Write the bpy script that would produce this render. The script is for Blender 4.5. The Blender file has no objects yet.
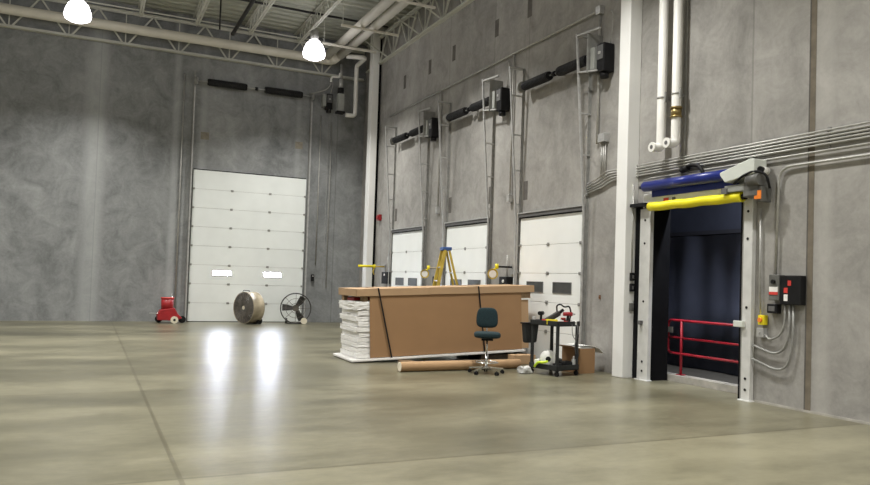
import bpy, bmesh, math, random
from mathutils import Vector, Matrix
random.seed(7)
PI = math.pi
scene = bpy.context.scene
COL = scene.collection

# ------------------------------------------------------------------ camera
cam_d = bpy.data.cameras.new('camera')
cam = bpy.data.objects.new('camera', cam_d); COL.objects.link(cam); scene.camera = cam
yaw, pitch, roll = 0.438135628, 0.0301769994, 0.0325223459
fw = Vector((math.sin(yaw)*math.cos(pitch), math.cos(yaw)*math.cos(pitch), math.sin(pitch)))
rt = Vector((math.cos(yaw), -math.sin(yaw), 0)); up = rt.cross(fw)
r2 = rt*math.cos(roll) + up*math.sin(roll); u2 = -rt*math.sin(roll) + up*math.cos(roll)
cam.matrix_world = Matrix(((r2.x, u2.x, -fw.x, 0), (r2.y, u2.y, -fw.y, 0), (r2.z, u2.z, -fw.z, 1.6), (0, 0, 0, 1)))
cam_d.sensor_width = 36; cam_d.lens = 737.92/870*36; cam_d.shift_y = (257.79-242.5)/870
cam_d.clip_start = 0.05; cam_d.clip_end = 200

# ------------------------------------------------------------------ world, exposure
world = bpy.data.worlds.new('world'); scene.world = world; world.use_nodes = True
world.node_tree.nodes['Background'].inputs[0].default_value = (0.75, 0.85, 1, 1)
world.node_tree.nodes['Background'].inputs[1].default_value = 0.6
scene.view_settings.view_transform = 'Standard'; scene.view_settings.look = 'None'
scene.view_settings.gamma = 1; scene.view_settings.use_curve_mapping = False
scene.view_settings.exposure = 0.0
LAMP_W = 250          # watts of each high bay
LAMP_COL = (1.0, 0.985, 0.94)
LAMP_SPREAD = 128
LENS_GLOW = 9.5
PANE_GLOW = 130

# ------------------------------------------------------------------ materials
def new_mat(name):
    m = bpy.data.materials.new(name); m.use_nodes = True
    return m, m.node_tree.nodes, m.node_tree.links, m.node_tree.nodes['Principled BSDF']

def mat(name, c, rough=0.5, metal=0.0, var=0.12, scale=6.0, bump=0.0, emit=None, alpha=None, coat=0.0, spec=None):
    m, N, L, b = new_mat(name)
    tc = N.new('ShaderNodeTexCoord'); nz = N.new('ShaderNodeTexNoise')
    nz.inputs['Scale'].default_value = scale; nz.inputs['Detail'].default_value = 5
    L.new(tc.outputs['Object'], nz.inputs['Vector'])
    r = N.new('ShaderNodeValToRGB')
    r.color_ramp.elements[0].position = 0.3; r.color_ramp.elements[1].position = 0.7
    r.color_ramp.elements[0].color = (*[x*(1-var) for x in c], 1)
    r.color_ramp.elements[1].color = (*[min(1, x*(1+var)) for x in c], 1)
    L.new(nz.outputs['Fac'], r.inputs['Fac']); L.new(r.outputs['Color'], b.inputs['Base Color'])
    b.inputs['Roughness'].default_value = rough; b.inputs['Metallic'].default_value = metal
    if spec is not None: b.inputs['Specular IOR Level'].default_value = spec
    if coat: b.inputs['Coat Weight'].default_value = coat
    if bump:
        bp = N.new('ShaderNodeBump'); bp.inputs['Strength'].default_value = bump; bp.inputs['Distance'].default_value = 0.01
        L.new(nz.outputs['Fac'], bp.inputs['Height']); L.new(bp.outputs['Normal'], b.inputs['Normal'])
    if emit:
        b.inputs['Emission Color'].default_value = (*emit[0], 1); b.inputs['Emission Strength'].default_value = emit[1]
    return m

def concrete(name, dark, light, axis, joints=(), streak=None, ax_scale=0.35):
    """cast tilt-up panel: cloudy mottling, trowel blotches, thin vertical joints at given coordinate of axis."""
    m, N, L, b = new_mat(name)
    geo = N.new('ShaderNodeNewGeometry'); sep = N.new('ShaderNodeSeparateXYZ'); L.new(geo.outputs['Position'], sep.inputs[0])
    def noise(scale, detail, rough=0.6, vec=None, dist=0.0):
        n = N.new('ShaderNodeTexNoise'); n.inputs['Scale'].default_value = scale; n.inputs['Detail'].default_value = detail
        n.inputs['Roughness'].default_value = rough; n.inputs['Distortion'].default_value = dist
        L.new(vec if vec else geo.outputs['Position'], n.inputs['Vector']); return n.outputs['Fac']
    def M(op, a, b_=None, c=None):
        n = N.new('ShaderNodeMath'); n.operation = op
        for i, v in enumerate((a, b_, c)):
            if v is None: continue
            if isinstance(v, (int, float)): n.inputs[i].default_value = v
            else: L.new(v, n.inputs[i])
        return n.outputs[0]
    mp = N.new('ShaderNodeMapping'); mp.inputs['Scale'].default_value = (1, 1, 0.35); L.new(geo.outputs['Position'], mp.inputs[0])
    big = noise(0.45, 6, 0.62, mp.outputs[0], 0.6); mid = noise(1.7, 8, 0.7, None, 0.8); fine = noise(14, 6, 0.7)
    v = M('ADD', M('MULTIPLY', big, 0.55), M('ADD', M('MULTIPLY', mid, 0.45), M('MULTIPLY', fine, 0.16)))
    # each cast panel a little different in tone
    a = sep.outputs[axis]
    pan = None
    for j in joints:
        s = M('GREATER_THAN', a, j[0]); s = M('MULTIPLY', s, j[1]); pan = s if pan is None else M('ADD', pan, s)
    if pan is not None: v = M('ADD', v, pan)
    rp = N.new('ShaderNodeValToRGB'); rp.color_ramp.elements[0].position = 0.38; rp.color_ramp.elements[1].position = 0.78
    rp.color_ramp.elements[0].color = (*dark, 1); rp.color_ramp.elements[1].color = (*light, 1)
    L.new(v, rp.inputs['Fac']); col = rp.outputs['Color']
    def mix(fac, c1, c2):
        n = N.new('ShaderNodeMix'); n.data_type = 'RGBA'; L.new(fac, n.inputs[0]); L.new(c1, n.inputs[6]); n.inputs[7].default_value = (*c2, 1); return n.outputs[2]
    for j in joints:
        d = M('ABSOLUTE', M('SUBTRACT', a, j[0])); s = M('LESS_THAN', d, 0.016)
        col = mix(M('MULTIPLY', s, 0.35), col, tuple(x*0.6 for x in dark))
    if streak:
        for (x0, w, amt) in streak:      # pale laitance band that follows a joint
            d = M('ABSOLUTE', M('SUBTRACT', a, x0)); d = M('ADD', d, M('MULTIPLY', M('SUBTRACT', mid, 0.5), w*1.2))
            s = N.new('ShaderNodeMapRange'); s.inputs[1].default_value = w; s.inputs[2].default_value = w*0.3; s.inputs[3].default_value = 0; s.inputs[4].default_value = amt
            L.new(d, s.inputs[0]); col = mix(s.outputs[0], col, tuple(min(1, x*1.3) for x in light))
    L.new(col, b.inputs['Base Color'])
    b.inputs['Roughness'].default_value = 0.85; b.inputs['Specular IOR Level'].default_value = 0.25
    bp = N.new('ShaderNodeBump'); bp.inputs['Strength'].default_value = 0.25; bp.inputs['Distance'].default_value = 0.02
    L.new(v, bp.inputs['Height']); L.new(bp.outputs['Normal'], b.inputs['Normal'])
    return m

def floor_mat():
    m, N, L, b = new_mat('polished_concrete')
    geo = N.new('ShaderNodeNewGeometry'); sep = N.new('ShaderNodeSeparateXYZ'); L.new(geo.outputs['Position'], sep.inputs[0])
    def M(op, a, b_=None):
        n = N.new('ShaderNodeMath'); n.operation = op
        for i, v in enumerate((a, b_)):
            if v is None: continue
            if isinstance(v, (int, float)): n.inputs[i].default_value = v
            else: L.new(v, n.inputs[i])
        return n.outputs[0]
    def noise(scale, detail, rough, vscale=(1, 1, 1), dist=0.0):
        mp = N.new('ShaderNodeMapping'); mp.inputs['Scale'].default_value = vscale; L.new(geo.outputs['Position'], mp.inputs[0])
        n = N.new('ShaderNodeTexNoise'); n.inputs['Scale'].default_value = scale; n.inputs['Detail'].default_value = detail
        n.inputs['Roughness'].default_value = rough; n.inputs['Distortion'].default_value = dist
        L.new(mp.outputs[0], n.inputs['Vector']); return n.outputs['Fac']
    big = noise(0.42, 6, 0.62, (0.5, 1, 1), 0.2); strk = noise(0.9, 5, 0.6, (0.5, 1.3, 1), 0.15); fine = noise(9, 6, 0.7, (0.7, 1.2, 1))
    # slab tone: one random value per pour between the joints
    cx_ = M('FLOOR', M('DIVIDE', M('SUBTRACT', sep.outputs[0], 0.71), 9.0)); cy_ = M('FLOOR', M('DIVIDE', M('SUBTRACT', sep.outputs[1], 6.02), 4.5))
    cmb = N.new('ShaderNodeCombineXYZ'); L.new(cx_, cmb.inputs[0]); L.new(cy_, cmb.inputs[1])
    wn = N.new('ShaderNodeTexWhiteNoise'); wn.noise_dimensions = '3D'; L.new(cmb.outputs[0], wn.inputs['Vector'])
    near = M('MULTIPLY', M('LESS_THAN', sep.outputs[1], 6.02), 0.10)
    v = M('ADD', M('ADD', M('MULTIPLY', big, 0.62), M('MULTIPLY', strk, 0.38)), M('ADD', M('MULTIPLY', fine, 0.20), M('ADD', M('MULTIPLY', wn.outputs['Value'], 0.06), near)))
    rp = N.new('ShaderNodeValToRGB'); rp.color_ramp.elements[0].position = 0.44; rp.color_ramp.elements[1].position = 0.80
    rp.color_ramp.elements[0].color = (0.062, 0.058, 0.036, 1); rp.color_ramp.elements[1].color = (0.255, 0.236, 0.160, 1)
    e = rp.color_ramp.elements.new(0.62); e.color = (0.138, 0.128, 0.084, 1)
    L.new(v, rp.inputs['Fac'])
    def jl(coord, off, per, w):
        t = M('ADD', M('SUBTRACT', coord, off), per*40 + per/2); t = M('ABSOLUTE', M('SUBTRACT', M('MODULO', t, per), per/2)); return M('LESS_THAN', t, w)
    j = M('MAXIMUM', jl(sep.outputs[0], 0.71, 18.0, 0.02), M('MULTIPLY', jl(sep.outputs[1], 6.02, 4.5, 0.02), M('GREATER_THAN', M('ADD', M('MULTIPLY', M('LESS_THAN', sep.outputs[1], 7.5), 1.0), 0.0), -1)))
    jf = noise(2.5, 3, 0.5); j = M('MULTIPLY', j, M('ADD', 0.30, M('MULTIPLY', jf, 0.3)))
    mx = N.new('ShaderNodeMix'); mx.data_type = 'RGBA'; L.new(j, mx.inputs[0]); L.new(rp.outputs[0], mx.inputs[6]); mx.inputs[7].default_value = (0.05, 0.04, 0.02, 1)
    L.new(mx.outputs[2], b.inputs['Base Color'])
    rr = N.new('ShaderNodeMapRange'); rr.inputs[1].default_value = 0.3; rr.inputs[2].default_value = 0.7; rr.inputs[3].default_value = 0.29; rr.inputs[4].default_value = 0.35
    L.new(strk, rr.inputs[0]); L.new(rr.outputs[0], b.inputs['Roughness'])
    b.inputs['IOR'].default_value = 1.45
    return m

def card_mat(name, c, scale=60):
    m, N, L, b = new_mat(name)
    tc = N.new('ShaderNodeTexCoord'); w = N.new('ShaderNodeTexWave'); w.bands_direction = 'X'; w.inputs['Scale'].default_value = scale; w.inputs['Distortion'].default_value = 0.3
    nz = N.new('ShaderNodeTexNoise'); nz.inputs['Scale'].default_value = 2.2; nz.inputs['Detail'].default_value = 6
    L.new(tc.outputs['Object'], w.inputs['Vector']); L.new(tc.outputs['Object'], nz.inputs['Vector'])
    r = N.new('ShaderNodeValToRGB'); r.color_ramp.elements[0].color = (*[x*0.9 for x in c], 1); r.color_ramp.elements[1].color = (*[x*1.1 for x in c], 1)
    L.new(nz.outputs['Fac'], r.inputs['Fac']); L.new(r.outputs[0], b.inputs['Base Color'])
    bp = N.new('ShaderNodeBump'); bp.inputs['Strength'].default_value = 0.1; bp.inputs['Distance'].default_value = 0.003
    L.new(w.outputs['Fac'], bp.inputs['Height']); L.new(bp.outputs['Normal'], b.inputs['Normal']); b.inputs['Roughness'].default_value = 0.8
    return m

M_ = {}
def reg(k, *a, **kw): M_[k] = mat(k, *a, **kw)
M_['floor'] = floor_mat()
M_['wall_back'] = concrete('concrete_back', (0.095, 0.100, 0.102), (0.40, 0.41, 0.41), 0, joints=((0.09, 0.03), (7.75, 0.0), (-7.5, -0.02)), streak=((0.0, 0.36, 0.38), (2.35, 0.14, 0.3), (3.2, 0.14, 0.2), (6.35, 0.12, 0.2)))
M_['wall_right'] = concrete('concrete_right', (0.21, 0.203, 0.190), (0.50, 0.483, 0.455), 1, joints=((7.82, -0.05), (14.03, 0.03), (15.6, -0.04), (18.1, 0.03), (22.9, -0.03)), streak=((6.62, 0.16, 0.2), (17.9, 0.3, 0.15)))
M_['wall_other'] = concrete('concrete_other', (0.22, 0.21, 0.20), (0.40, 0.38, 0.35), 1)
M_['column'] = mat('column_paint', (0.86, 0.86, 0.84), 0.45, var=0.03, scale=2)
M_['steel_white'] = mat('joist_paint', (0.60, 0.60, 0.54), 0.5, var=0.06, scale=3)
M_['deck'] = mat('deck_paint', (0.42, 0.43, 0.37), 0.55, var=0.08, scale=1.5)
M_['pipe_white'] = mat('pipe_wrap', (0.80, 0.79, 0.75), 0.4, var=0.04, scale=4)
M_['pipe_cream'] = mat('pipe_jacket', (0.66, 0.63, 0.55), 0.5, var=0.06, scale=2)
M_['pipe_black'] = mat('black_pipe', (0.025, 0.025, 0.025), 0.5)
reg('post_paint', (0.62, 0.62, 0.60), 0.45, var=0.08)
reg('galv', (0.46, 0.46, 0.45), 0.4, 0.3, var=0.15, scale=9)
reg('galv_dull', (0.30, 0.30, 0.285), 0.5, 0.25, var=0.15, scale=9)
reg('conduit', (0.44, 0.435, 0.41), 0.42, 0.3, var=0.12, scale=12)
reg('chrome', (0.75, 0.75, 0.75), 0.2, 1.0)
reg('black', (0.012, 0.012, 0.013), 0.5, var=0.2, spec=0.2)
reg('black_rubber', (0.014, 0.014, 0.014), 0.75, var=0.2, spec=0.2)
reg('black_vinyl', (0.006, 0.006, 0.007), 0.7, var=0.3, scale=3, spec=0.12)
reg('spring', (0.02, 0.02, 0.021), 0.5, 0.0, var=0.3, scale=20, spec=0.25)
reg('door_white', (0.90, 0.92, 0.90), 0.42, var=0.03, scale=2)
reg('door_cool', (0.80, 0.83, 0.81), 0.42, var=0.03, scale=2)
reg('door_seam', (0.45, 0.45, 0.43), 0.6)
reg('glass_dark', (0.07, 0.075, 0.075), 0.45, var=0.2)
reg('gasket', (0.12, 0.12, 0.12), 0.6)
reg('pane_lit', (0.8, 0.85, 1), 0.3, emit=((0.78, 0.84, 1.0), PANE_GLOW))
reg('lens', (0.9, 0.9, 1), 0.3, emit=((1.0, 0.97, 1.0), LENS_GLOW))
reg('lamp_housing', (0.5, 0.5, 0.5), 0.4, 0.6)
reg('red_paint', (0.33, 0.015, 0.02), 0.4, var=0.2)
reg('red_rail', (0.36, 0.012, 0.028), 0.4, var=0.15)
reg('yellow', (0.88, 0.74, 0.02), 0.45, var=0.06)
reg('vinyl_yellow', (0.93, 0.83, 0.02), 0.4, var=0.05, scale=3, bump=0.6)
reg('vinyl_blue', (0.010, 0.022, 0.20), 0.3, var=0.2, scale=4, bump=0.5)
reg('ladder_yellow', (0.55, 0.40, 0.06), 0.5, var=0.15)
reg('ladder_blue', (0.05, 0.12, 0.35), 0.5)
reg('aluminium', (0.62, 0.62, 0.6), 0.35, 0.8)
reg('wood', (0.30, 0.20, 0.11), 0.8, var=0.35, scale=14)
reg('wood_dark', (0.06, 0.045, 0.03), 0.85, var=0.4, scale=10)
reg('foam', (0.84, 0.83, 0.81), 0.45, var=0.06, scale=20, bump=0.5)
reg('paper_white', (0.85, 0.85, 0.82), 0.7, var=0.03)
M_['card'] = card_mat('cardboard', (0.335, 0.195, 0.095))
M_['card_light'] = card_mat('cardboard_light', (0.44, 0.29, 0.165))
M_['card_tube'] = card_mat('cardboard_tube', (0.40, 0.25, 0.13), 8)
reg('card_core', (0.80, 0.74, 0.60), 0.8)
reg('tape', (0.50, 0.38, 0.24), 0.35)
reg('teal', (0.005, 0.021, 0.026), 0.9, var=0.3, scale=60, bump=0.3)
reg('cart_grey', (0.026, 0.028, 0.028), 0.55, var=0.2, spec=0.3)
reg('fan_tan', (0.42, 0.36, 0.26), 0.55, 0.2, var=0.25, scale=5)
reg('fan_dirty', (0.14, 0.125, 0.105), 0.6, 0.3, var=0.3, scale=8)
reg('fan_dark', (0.035, 0.033, 0.03), 0.6, var=0.3)
reg('wheel_cream', (0.72, 0.66, 0.52), 0.6)
reg('brass', (0.32, 0.24, 0.10), 0.4, 0.8)
reg('rust', (0.20, 0.10, 0.05), 0.9, var=0.3)
reg('orange', (0.95, 0.25, 0.03), 0.4)
reg('sticker_white', (0.85, 0.83, 0.8), 0.5)
reg('sticker_red', (0.65, 0.05, 0.04), 0.5)
reg('motor_grey', (0.30, 0.31, 0.29), 0.5, var=0.08)
reg('motor_cover', (0.66, 0.69, 0.64), 0.45, var=0.04)
reg('motor_dirty', (0.13, 0.13, 0.12), 0.5, var=0.3)
reg('hi_vis', (0.65, 0.85, 0.05), 0.6)
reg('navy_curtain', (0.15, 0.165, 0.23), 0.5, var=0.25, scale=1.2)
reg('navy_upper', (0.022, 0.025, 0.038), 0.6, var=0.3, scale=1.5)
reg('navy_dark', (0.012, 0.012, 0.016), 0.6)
reg('curb', (0.42, 0.40, 0.36), 0.7, var=0.2)
reg('caulk', (0.17, 0.145, 0.11), 0.9, var=0.2)
reg('insert_mark', (0.115, 0.105, 0.095), 0.9, var=0.2)
reg('insert_tan', (0.26, 0.235, 0.19), 0.9, var=0.25)
reg('dark_floor', (0.12, 0.11, 0.09), 0.6)
reg('flesh_grey', (0.5, 0.5, 0.48), 0.6)

# ------------------------------------------------------------------ mesh builder
class MB:
    def __init__(s): s.bm = bmesh.new()
    def box(s, x0, x1, y0, y1, z0, z1, M=None):
        v = [s.bm.verts.new(p) for p in ((x0,y0,z0),(x1,y0,z0),(x1,y1,z0),(x0,y1,z0),(x0,y0,z1),(x1,y0,z1),(x1,y1,z1),(x0,y1,z1))]
        for f in ((3,2,1,0),(4,5,6,7),(0,1,5,4),(1,2,6,5),(2,3,7,6),(3,0,4,7)): s.bm.faces.new([v[i] for i in f])
        if M is not None:
            for q in v: q.co = M @ q.co
        return s
    def frame(s, p, q, upv=None):
        p, q = Vector(p), Vector(q); d = (q-p).normalized()
        u = Vector((0,0,1)) if abs(d.z) < 0.9 else Vector((1,0,0))
        if upv is not None: u = Vector(upv)
        a = d.cross(u).normalized(); b = a.cross(d).normalized(); return p, q, a, b
    def beam(s, p, q, w, h, upv=None):
        p, q, a, b = s.frame(p, q, upv)
        r = []
        for c in (p, q):
            r.append([s.bm.verts.new(c + a*i*w/2 + b*j*h/2) for i, j in ((-1,-1),(1,-1),(1,1),(-1,1))])
        for k in range(4): s.bm.faces.new((r[0][k], r[0][(k+1)%4], r[1][(k+1)%4], r[1][k]))
        s.bm.faces.new(r[0][::-1]); s.bm.faces.new(r[1]); return s
    def cyl(s, p, q, r, r1=None, n=16, caps=True):
        r1 = r if r1 is None else r1
        p, q, a, b = s.frame(p, q); R = []
        for c, rr in ((p, r), (q, r1)):
            R.append([s.bm.verts.new(c + (a*math.cos(2*PI*k/n) + b*math.sin(2*PI*k/n))*rr) for k in range(n)])
        for k in range(n):
            f = s.bm.faces.new((R[0][k], R[0][(k+1)%n], R[1][(k+1)%n], R[1][k])); f.smooth = True
        if caps: s.bm.faces.new(R[0][::-1]); s.bm.faces.new(R[1])
        return s
    def tube(s, pts, r, n=10, bend=0.0, closed=False):
        pts = [Vector(p) for p in pts]
        if bend and not closed:
            out = [pts[0]]
            for i in range(1, len(pts)-1):
                a, b, c = pts[i-1], pts[i], pts[i+1]
                d0 = min(bend, (a-b).length*0.45); d1 = min(bend, (c-b).length*0.45)
                p0 = b + (a-b).normalized()*d0; p1 = b + (c-b).normalized()*d1
                for k in range(6):
                    t = k/5; out.append(p0*(1-t)**2 + b*2*t*(1-t) + p1*t*t)
            out.append(pts[-1]); pts = out
        R = []; m = len(pts); pa = None
        for i, p in enumerate(pts):
            if closed: d = (pts[(i+1) % m]-pts[i-1]).normalized()
            else: d = (pts[min(i+1, m-1)]-pts[max(i-1, 0)]).normalized()
            if pa is None:
                u = Vector((0,0,1)) if abs(d.z) < 0.9 else Vector((1,0,0)); a = d.cross(u).normalized()
            else: a = (pa - d*pa.dot(d)).normalized()
            pa = a; b = d.cross(a)
            R.append([s.bm.verts.new(p + (a*math.cos(2*PI*k/n) + b*math.sin(2*PI*k/n))*r) for k in range(n)])
        rng = range(m) if closed else range(m-1)
        for i in rng:
            A, B = R[i], R[(i+1) % m]
            for k in range(n):
                f = s.bm.faces.new((A[k], A[(k+1)%n], B[(k+1)%n], B[k])); f.smooth = True
        if not closed: s.bm.faces.new(R[0][::-1]); s.bm.faces.new(R[-1])
        return s
    def lathe(s, prof, M=None, n=24):
        """prof: (radius, z) about local z."""
        R = []
        for r, z in prof:
            R.append([s.bm.verts.new(Vector((r*math.cos(2*PI*k/n), r*math.sin(2*PI*k/n), z))) for k in range(n)])
        for i in range(len(R)-1):
            for k in range(n):
                f = s.bm.faces.new((R[i][k], R[i][(k+1)%n], R[i+1][(k+1)%n], R[i+1][k])); f.smooth = True
        s.bm.faces.new(R[0][::-1]); s.bm.faces.new(R[-1])
        if M is not None:
            for ring in R:
                for v in ring: v.co = M @ v.co
        return s
    def prism(s, poly, d, M=None):
        """poly in local xz, extruded along local y from 0 to d"""
        a = [s.bm.verts.new(Vector((x, 0, z))) for x, z in poly]; b = [s.bm.verts.new(Vector((x, d, z))) for x, z in poly]
        n = len(poly)
        for k in range(n): s.bm.faces.new((a[k], a[(k+1)%n], b[(k+1)%n], b[k]))
        s.bm.faces.new(a[::-1]); s.bm.faces.new(b)
        if M is not None:
            for v in a+b: v.co = M @ v.co
        return s
    def ball(s, c, r, sc=(1,1,1)):
        q = bmesh.ops.create_uvsphere(s.bm, u_segments=16, v_segments=10, radius=r)
        for v in q['verts']: v.co = Vector((v.co.x*sc[0], v.co.y*sc[1], v.co.z*sc[2])) + Vector(c)
        for v in q['verts']:
            for f in v.link_faces: f.smooth = True
        return s
    def build(s, name, m, parent=None, bevel=0, sub=0, loc=None):
        bmesh.ops.recalc_face_normals(s.bm, faces=s.bm.faces)
        me = bpy.data.meshes.new(name); s.bm.to_mesh(me); s.bm.free()
        me.materials.append(M_[m] if isinstance(m, str) else m)
        o = bpy.data.objects.new(name, me); COL.objects.link(o)
        if parent is not None: o.parent = parent
        if loc is not None: o.location = loc
        if bevel:
            md = o.modifiers.new('bevel', 'BEVEL'); md.width = bevel; md.segments = 2; md.limit_method = 'ANGLE'
        if sub:
            md = o.modifiers.new('sub', 'SUBSURF'); md.levels = sub; md.render_levels = sub
        return o

def tag(o, label, cat, group=None):
    o['label'] = label; o['category'] = cat
    if group: o['group'] = group
    return o
def thing(name, label, cat, loc=(0,0,0), rz=0, group=None):
    o = bpy.data.objects.new(name, None); COL.objects.link(o); o.location = loc; o.rotation_euler = (0, 0, rz)
    o.empty_display_size = 0.1
    return tag(o, label, cat, group)
def struct(o): o['kind'] = 'structure'; return o
def copy_tree(o, parent=None):
    c = o.copy(); COL.objects.link(c); c.parent = parent
    for ch in list(o.children): copy_tree(ch, c)
    return c

XR, YB, ZC = 8.74, 25.0, 9.95
XL, YN = -17.0, -12.0
OY0, OY1, OZ = 7.95, 9.90, 3.02       # open dock doorway in the right wall

# ================================================================== structure
struct(MB().box(XL, 9.12, YN, YB, -0.2, 0).build('floor', 'floor'))
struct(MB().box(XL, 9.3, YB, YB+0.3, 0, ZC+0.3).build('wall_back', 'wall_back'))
w = MB(); w.box(XR, XR+0.36, YN, OY0, 0, ZC+0.3).box(XR, XR+0.36, OY1, YB, 0, ZC+0.3).box(XR, XR+0.36, OY0, OY1, OZ, ZC+0.3)
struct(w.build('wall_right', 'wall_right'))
struct(MB().box(XL-0.3, XL, YN, YB+0.3, 0, ZC+0.3).build('wall_left', 'wall_other'))
struct(MB().box(XL-0.3, 9.3, YN-0.3, YN, 0, ZC+0.3).build('wall_front', 'wall_other'))
# corrugated metal roof deck, flutes run across the joists
c = MB(); y = YN; prof = []
while y < YB+0.01:
    prof += [(y, ZC), (y+0.19, ZC), (y+0.23, ZC+0.07), (y+0.34, ZC+0.07)]; y += 0.38
bmv = [(c.bm.verts.new((XL, yy, zz)), c.bm.verts.new((XR+0.1, yy, zz))) for yy, zz in prof]
for i in range(len(bmv)-1): c.bm.faces.new((bmv[i][0], bmv[i][1], bmv[i+1][1], bmv[i+1][0]))
struct(c.build('ceiling', 'deck'))
# dock chamber beyond the open doorway
struct(MB().box(9.12, 13.2, 4.5, 14.5, -0.2, -0.0).build('floor_dock', 'dark_floor'))
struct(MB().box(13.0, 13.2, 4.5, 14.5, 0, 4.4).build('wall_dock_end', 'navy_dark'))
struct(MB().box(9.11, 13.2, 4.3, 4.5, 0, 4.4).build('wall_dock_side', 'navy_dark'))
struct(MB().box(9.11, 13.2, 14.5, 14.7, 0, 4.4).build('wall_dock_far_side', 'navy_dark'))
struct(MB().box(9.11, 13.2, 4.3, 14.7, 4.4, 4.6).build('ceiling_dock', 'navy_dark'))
struct(MB().box(9.14, 9.34, 7.2, 10.6, 0, 0.11).build('trim_1', 'curb'))

# caulked panel joints and cast-in marks
struct(MB().box(XR-0.004, XR, 6.77, 6.865, 0, ZC).build('trim_2', 'caulk'))
struct(MB().box(XR-0.006, XR-0.004, 6.85, 6.87, 0, ZC).build('trim_19', 'insert_mark'))
for i, (yy, zz, h) in enumerate(((21.3, 7.78, .42), (19.42, 7.79, .42), (17.86, 7.78, .42), (15.53, 7.77, .42), (14.05, 7.79, .42))):
    struct(MB().box(XR-0.003, XR, yy-0.09, yy+0.09, zz-h/2, zz+h/2).build('trim_%d' % (3+i), 'insert_mark'))
for i, (yy, zz, h) in enumerate(((15.61, 3.7, .42), (14.01, 3.66, .42), (19.38, 3.64, .42), (17.81, 3.63, .42), (21.67, 3.62, .4))):
    struct(MB().box(XR-0.003, XR, yy-0.08, yy+0.08, zz-h/2, zz+h/2).build('trim_%d' % (8+i), 'insert_mark'))
for i, (xx, zz) in enumerate(((3.26, 6.07), (6.39, 6.09))):
    struct(MB().box(xx-0.13, xx+0.13, YB-0.003, YB, zz-0.12, zz+0.12).build('trim_%d' % (13+i), 'insert_tan'))
# a steel angle along the edge where the wall meets the slab right of the doorway
struct(MB().box(XR-0.012, XR, YN, 7.70, 0, 0.03).build('baseboard_right', 'curb'))

# ================================================================== steel columns, girders, joists
def hcol(name, x0, x1, y0, y1, h):
    """wide-flange column: two flanges and a web"""
    m = MB(); t = 0.02
    m.box(x0, x0+t, y0, y1, 0.02, h).box(x1-t, x1, y0, y1, 0.02, h).box(x0+t, x1-t, (y0+y1)/2-0.01, (y0+y1)/2+0.01, 0.02, h)
    m.box(x0-0.03, x1, y0-0.03, y1+0.03, 0, 0.02)
    return m.build(name, 'column')
def boxcol(name, x0, x1, y0, y1, h):
    return MB().box(x0, x1, y0, y1, 0, h).build(name, 'column', bevel=0.012)
c1 = boxcol('structural_column', 8.475, XR-0.002, 10.27, 10.55, ZC-0.05); struct(c1)
c2 = boxcol('corner_column', 8.40, 8.63, 23.35, 23.70, ZC-0.05); struct(c2)
struct(MB().box(8.632, XR-0.002, 23.45, 23.60, 0, ZC-0.05).build('trim_20', 'black_vinyl'))  # black strip painting the shade in the gap between column and wall

def girder(name, p0, p1, zb, zt, panel, off):
    """open web girder from p0 to p1 (xy), double chord angles and W web"""
    m = MB(); a = Vector((*p0, 0)); b = Vector((*p1, 0)); d = (b-a); Ln = d.length; d.normalize()
    s = d.cross(Vector((0,0,1)))
    for z in (zb, zt):
        for k in (-1, 1):
            m.beam(a + s*k*0.05 + Vector((0,0,z)), b + s*k*0.05 + Vector((0,0,z)), 0.08, 0.012)
            m.beam(a + s*k*0.012 + Vector((0,0,z+(0.04 if z == zb else -0.04))), b + s*k*0.012 + Vector((0,0,z+(0.04 if z == zb else -0.04))), 0.012, 0.08)
    t = off
    while t < Ln:
        B = a + d*t + Vector((0,0,zb+0.03))
        for k in (-1, 1):
            q = t + k*panel/2
            if 0 <= q <= Ln: m.beam(B + d*k*0.06, a + d*q + Vector((0,0,zt-0.03)), 0.045, 0.045)
        m.beam(B, B + Vector((0,0,zt-zb-0.06)), 0.03, 0.03)
        t += panel
    return struct(m.build(name, 'steel_white'))
girder('roof_girder_back', (XL, 24.84), (8.6, 24.84), 8.61, 9.66, 1.58, 0.36)
girder('roof_girder_right', (8.66, YN), (8.66, 24.6), 8.87, 9.80, 1.25, 0.45)
# knee braces from the right girder up to the joists
m = MB()
for yy in (16.0, 18.5, 20.0, 22.6): m.beam((8.62, yy, 8.9), (7.75, yy+0.15, 9.42), 0.035, 0.035)
struct(m.build('roof_bracing', 'steel_white'))
def joist():
    m = MB(); z0, z1 = 9.42, 9.88; y0, y1 = YN, 24.2
    for z in (z0, z1):
        for k in (-1, 1): m.box(k*0.035-0.025, k*0.035+0.025, y0, y1 + (0.75 if z == z1 else 0), z-0.01, z+0.01)
    yy = 10.0
    while yy < 24.0:
        m.beam((0, yy, z0), (0, yy+0.3, z1), 0.025, 0.025); m.beam((0, yy+0.3, z1), (0, yy+0.6, z0), 0.025, 0.025); yy += 0.6
    m.beam((0, 24.2, z0), (0, 24.8, z1-0.1), 0.03, 0.03)
    return m
j0 = joist().build('roof_joist', 'steel_white'); struct(j0)
xs = [1.12 + 1.66*k for k in range(-10, 5)]
for i, x in enumerate(xs):
    o = j0 if i == 0 else j0.copy()
    if i: COL.objects.link(o)
    o.location = (x, 0, 0)
m = MB()
for yy in (23.9, 20.2, 17.6, 12.5):
    m.beam((XL, yy, 9.46), (8.6, yy, 9.46), 0.03, 0.03)
struct(m.build('joist_bridging', 'steel_white'))

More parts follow.
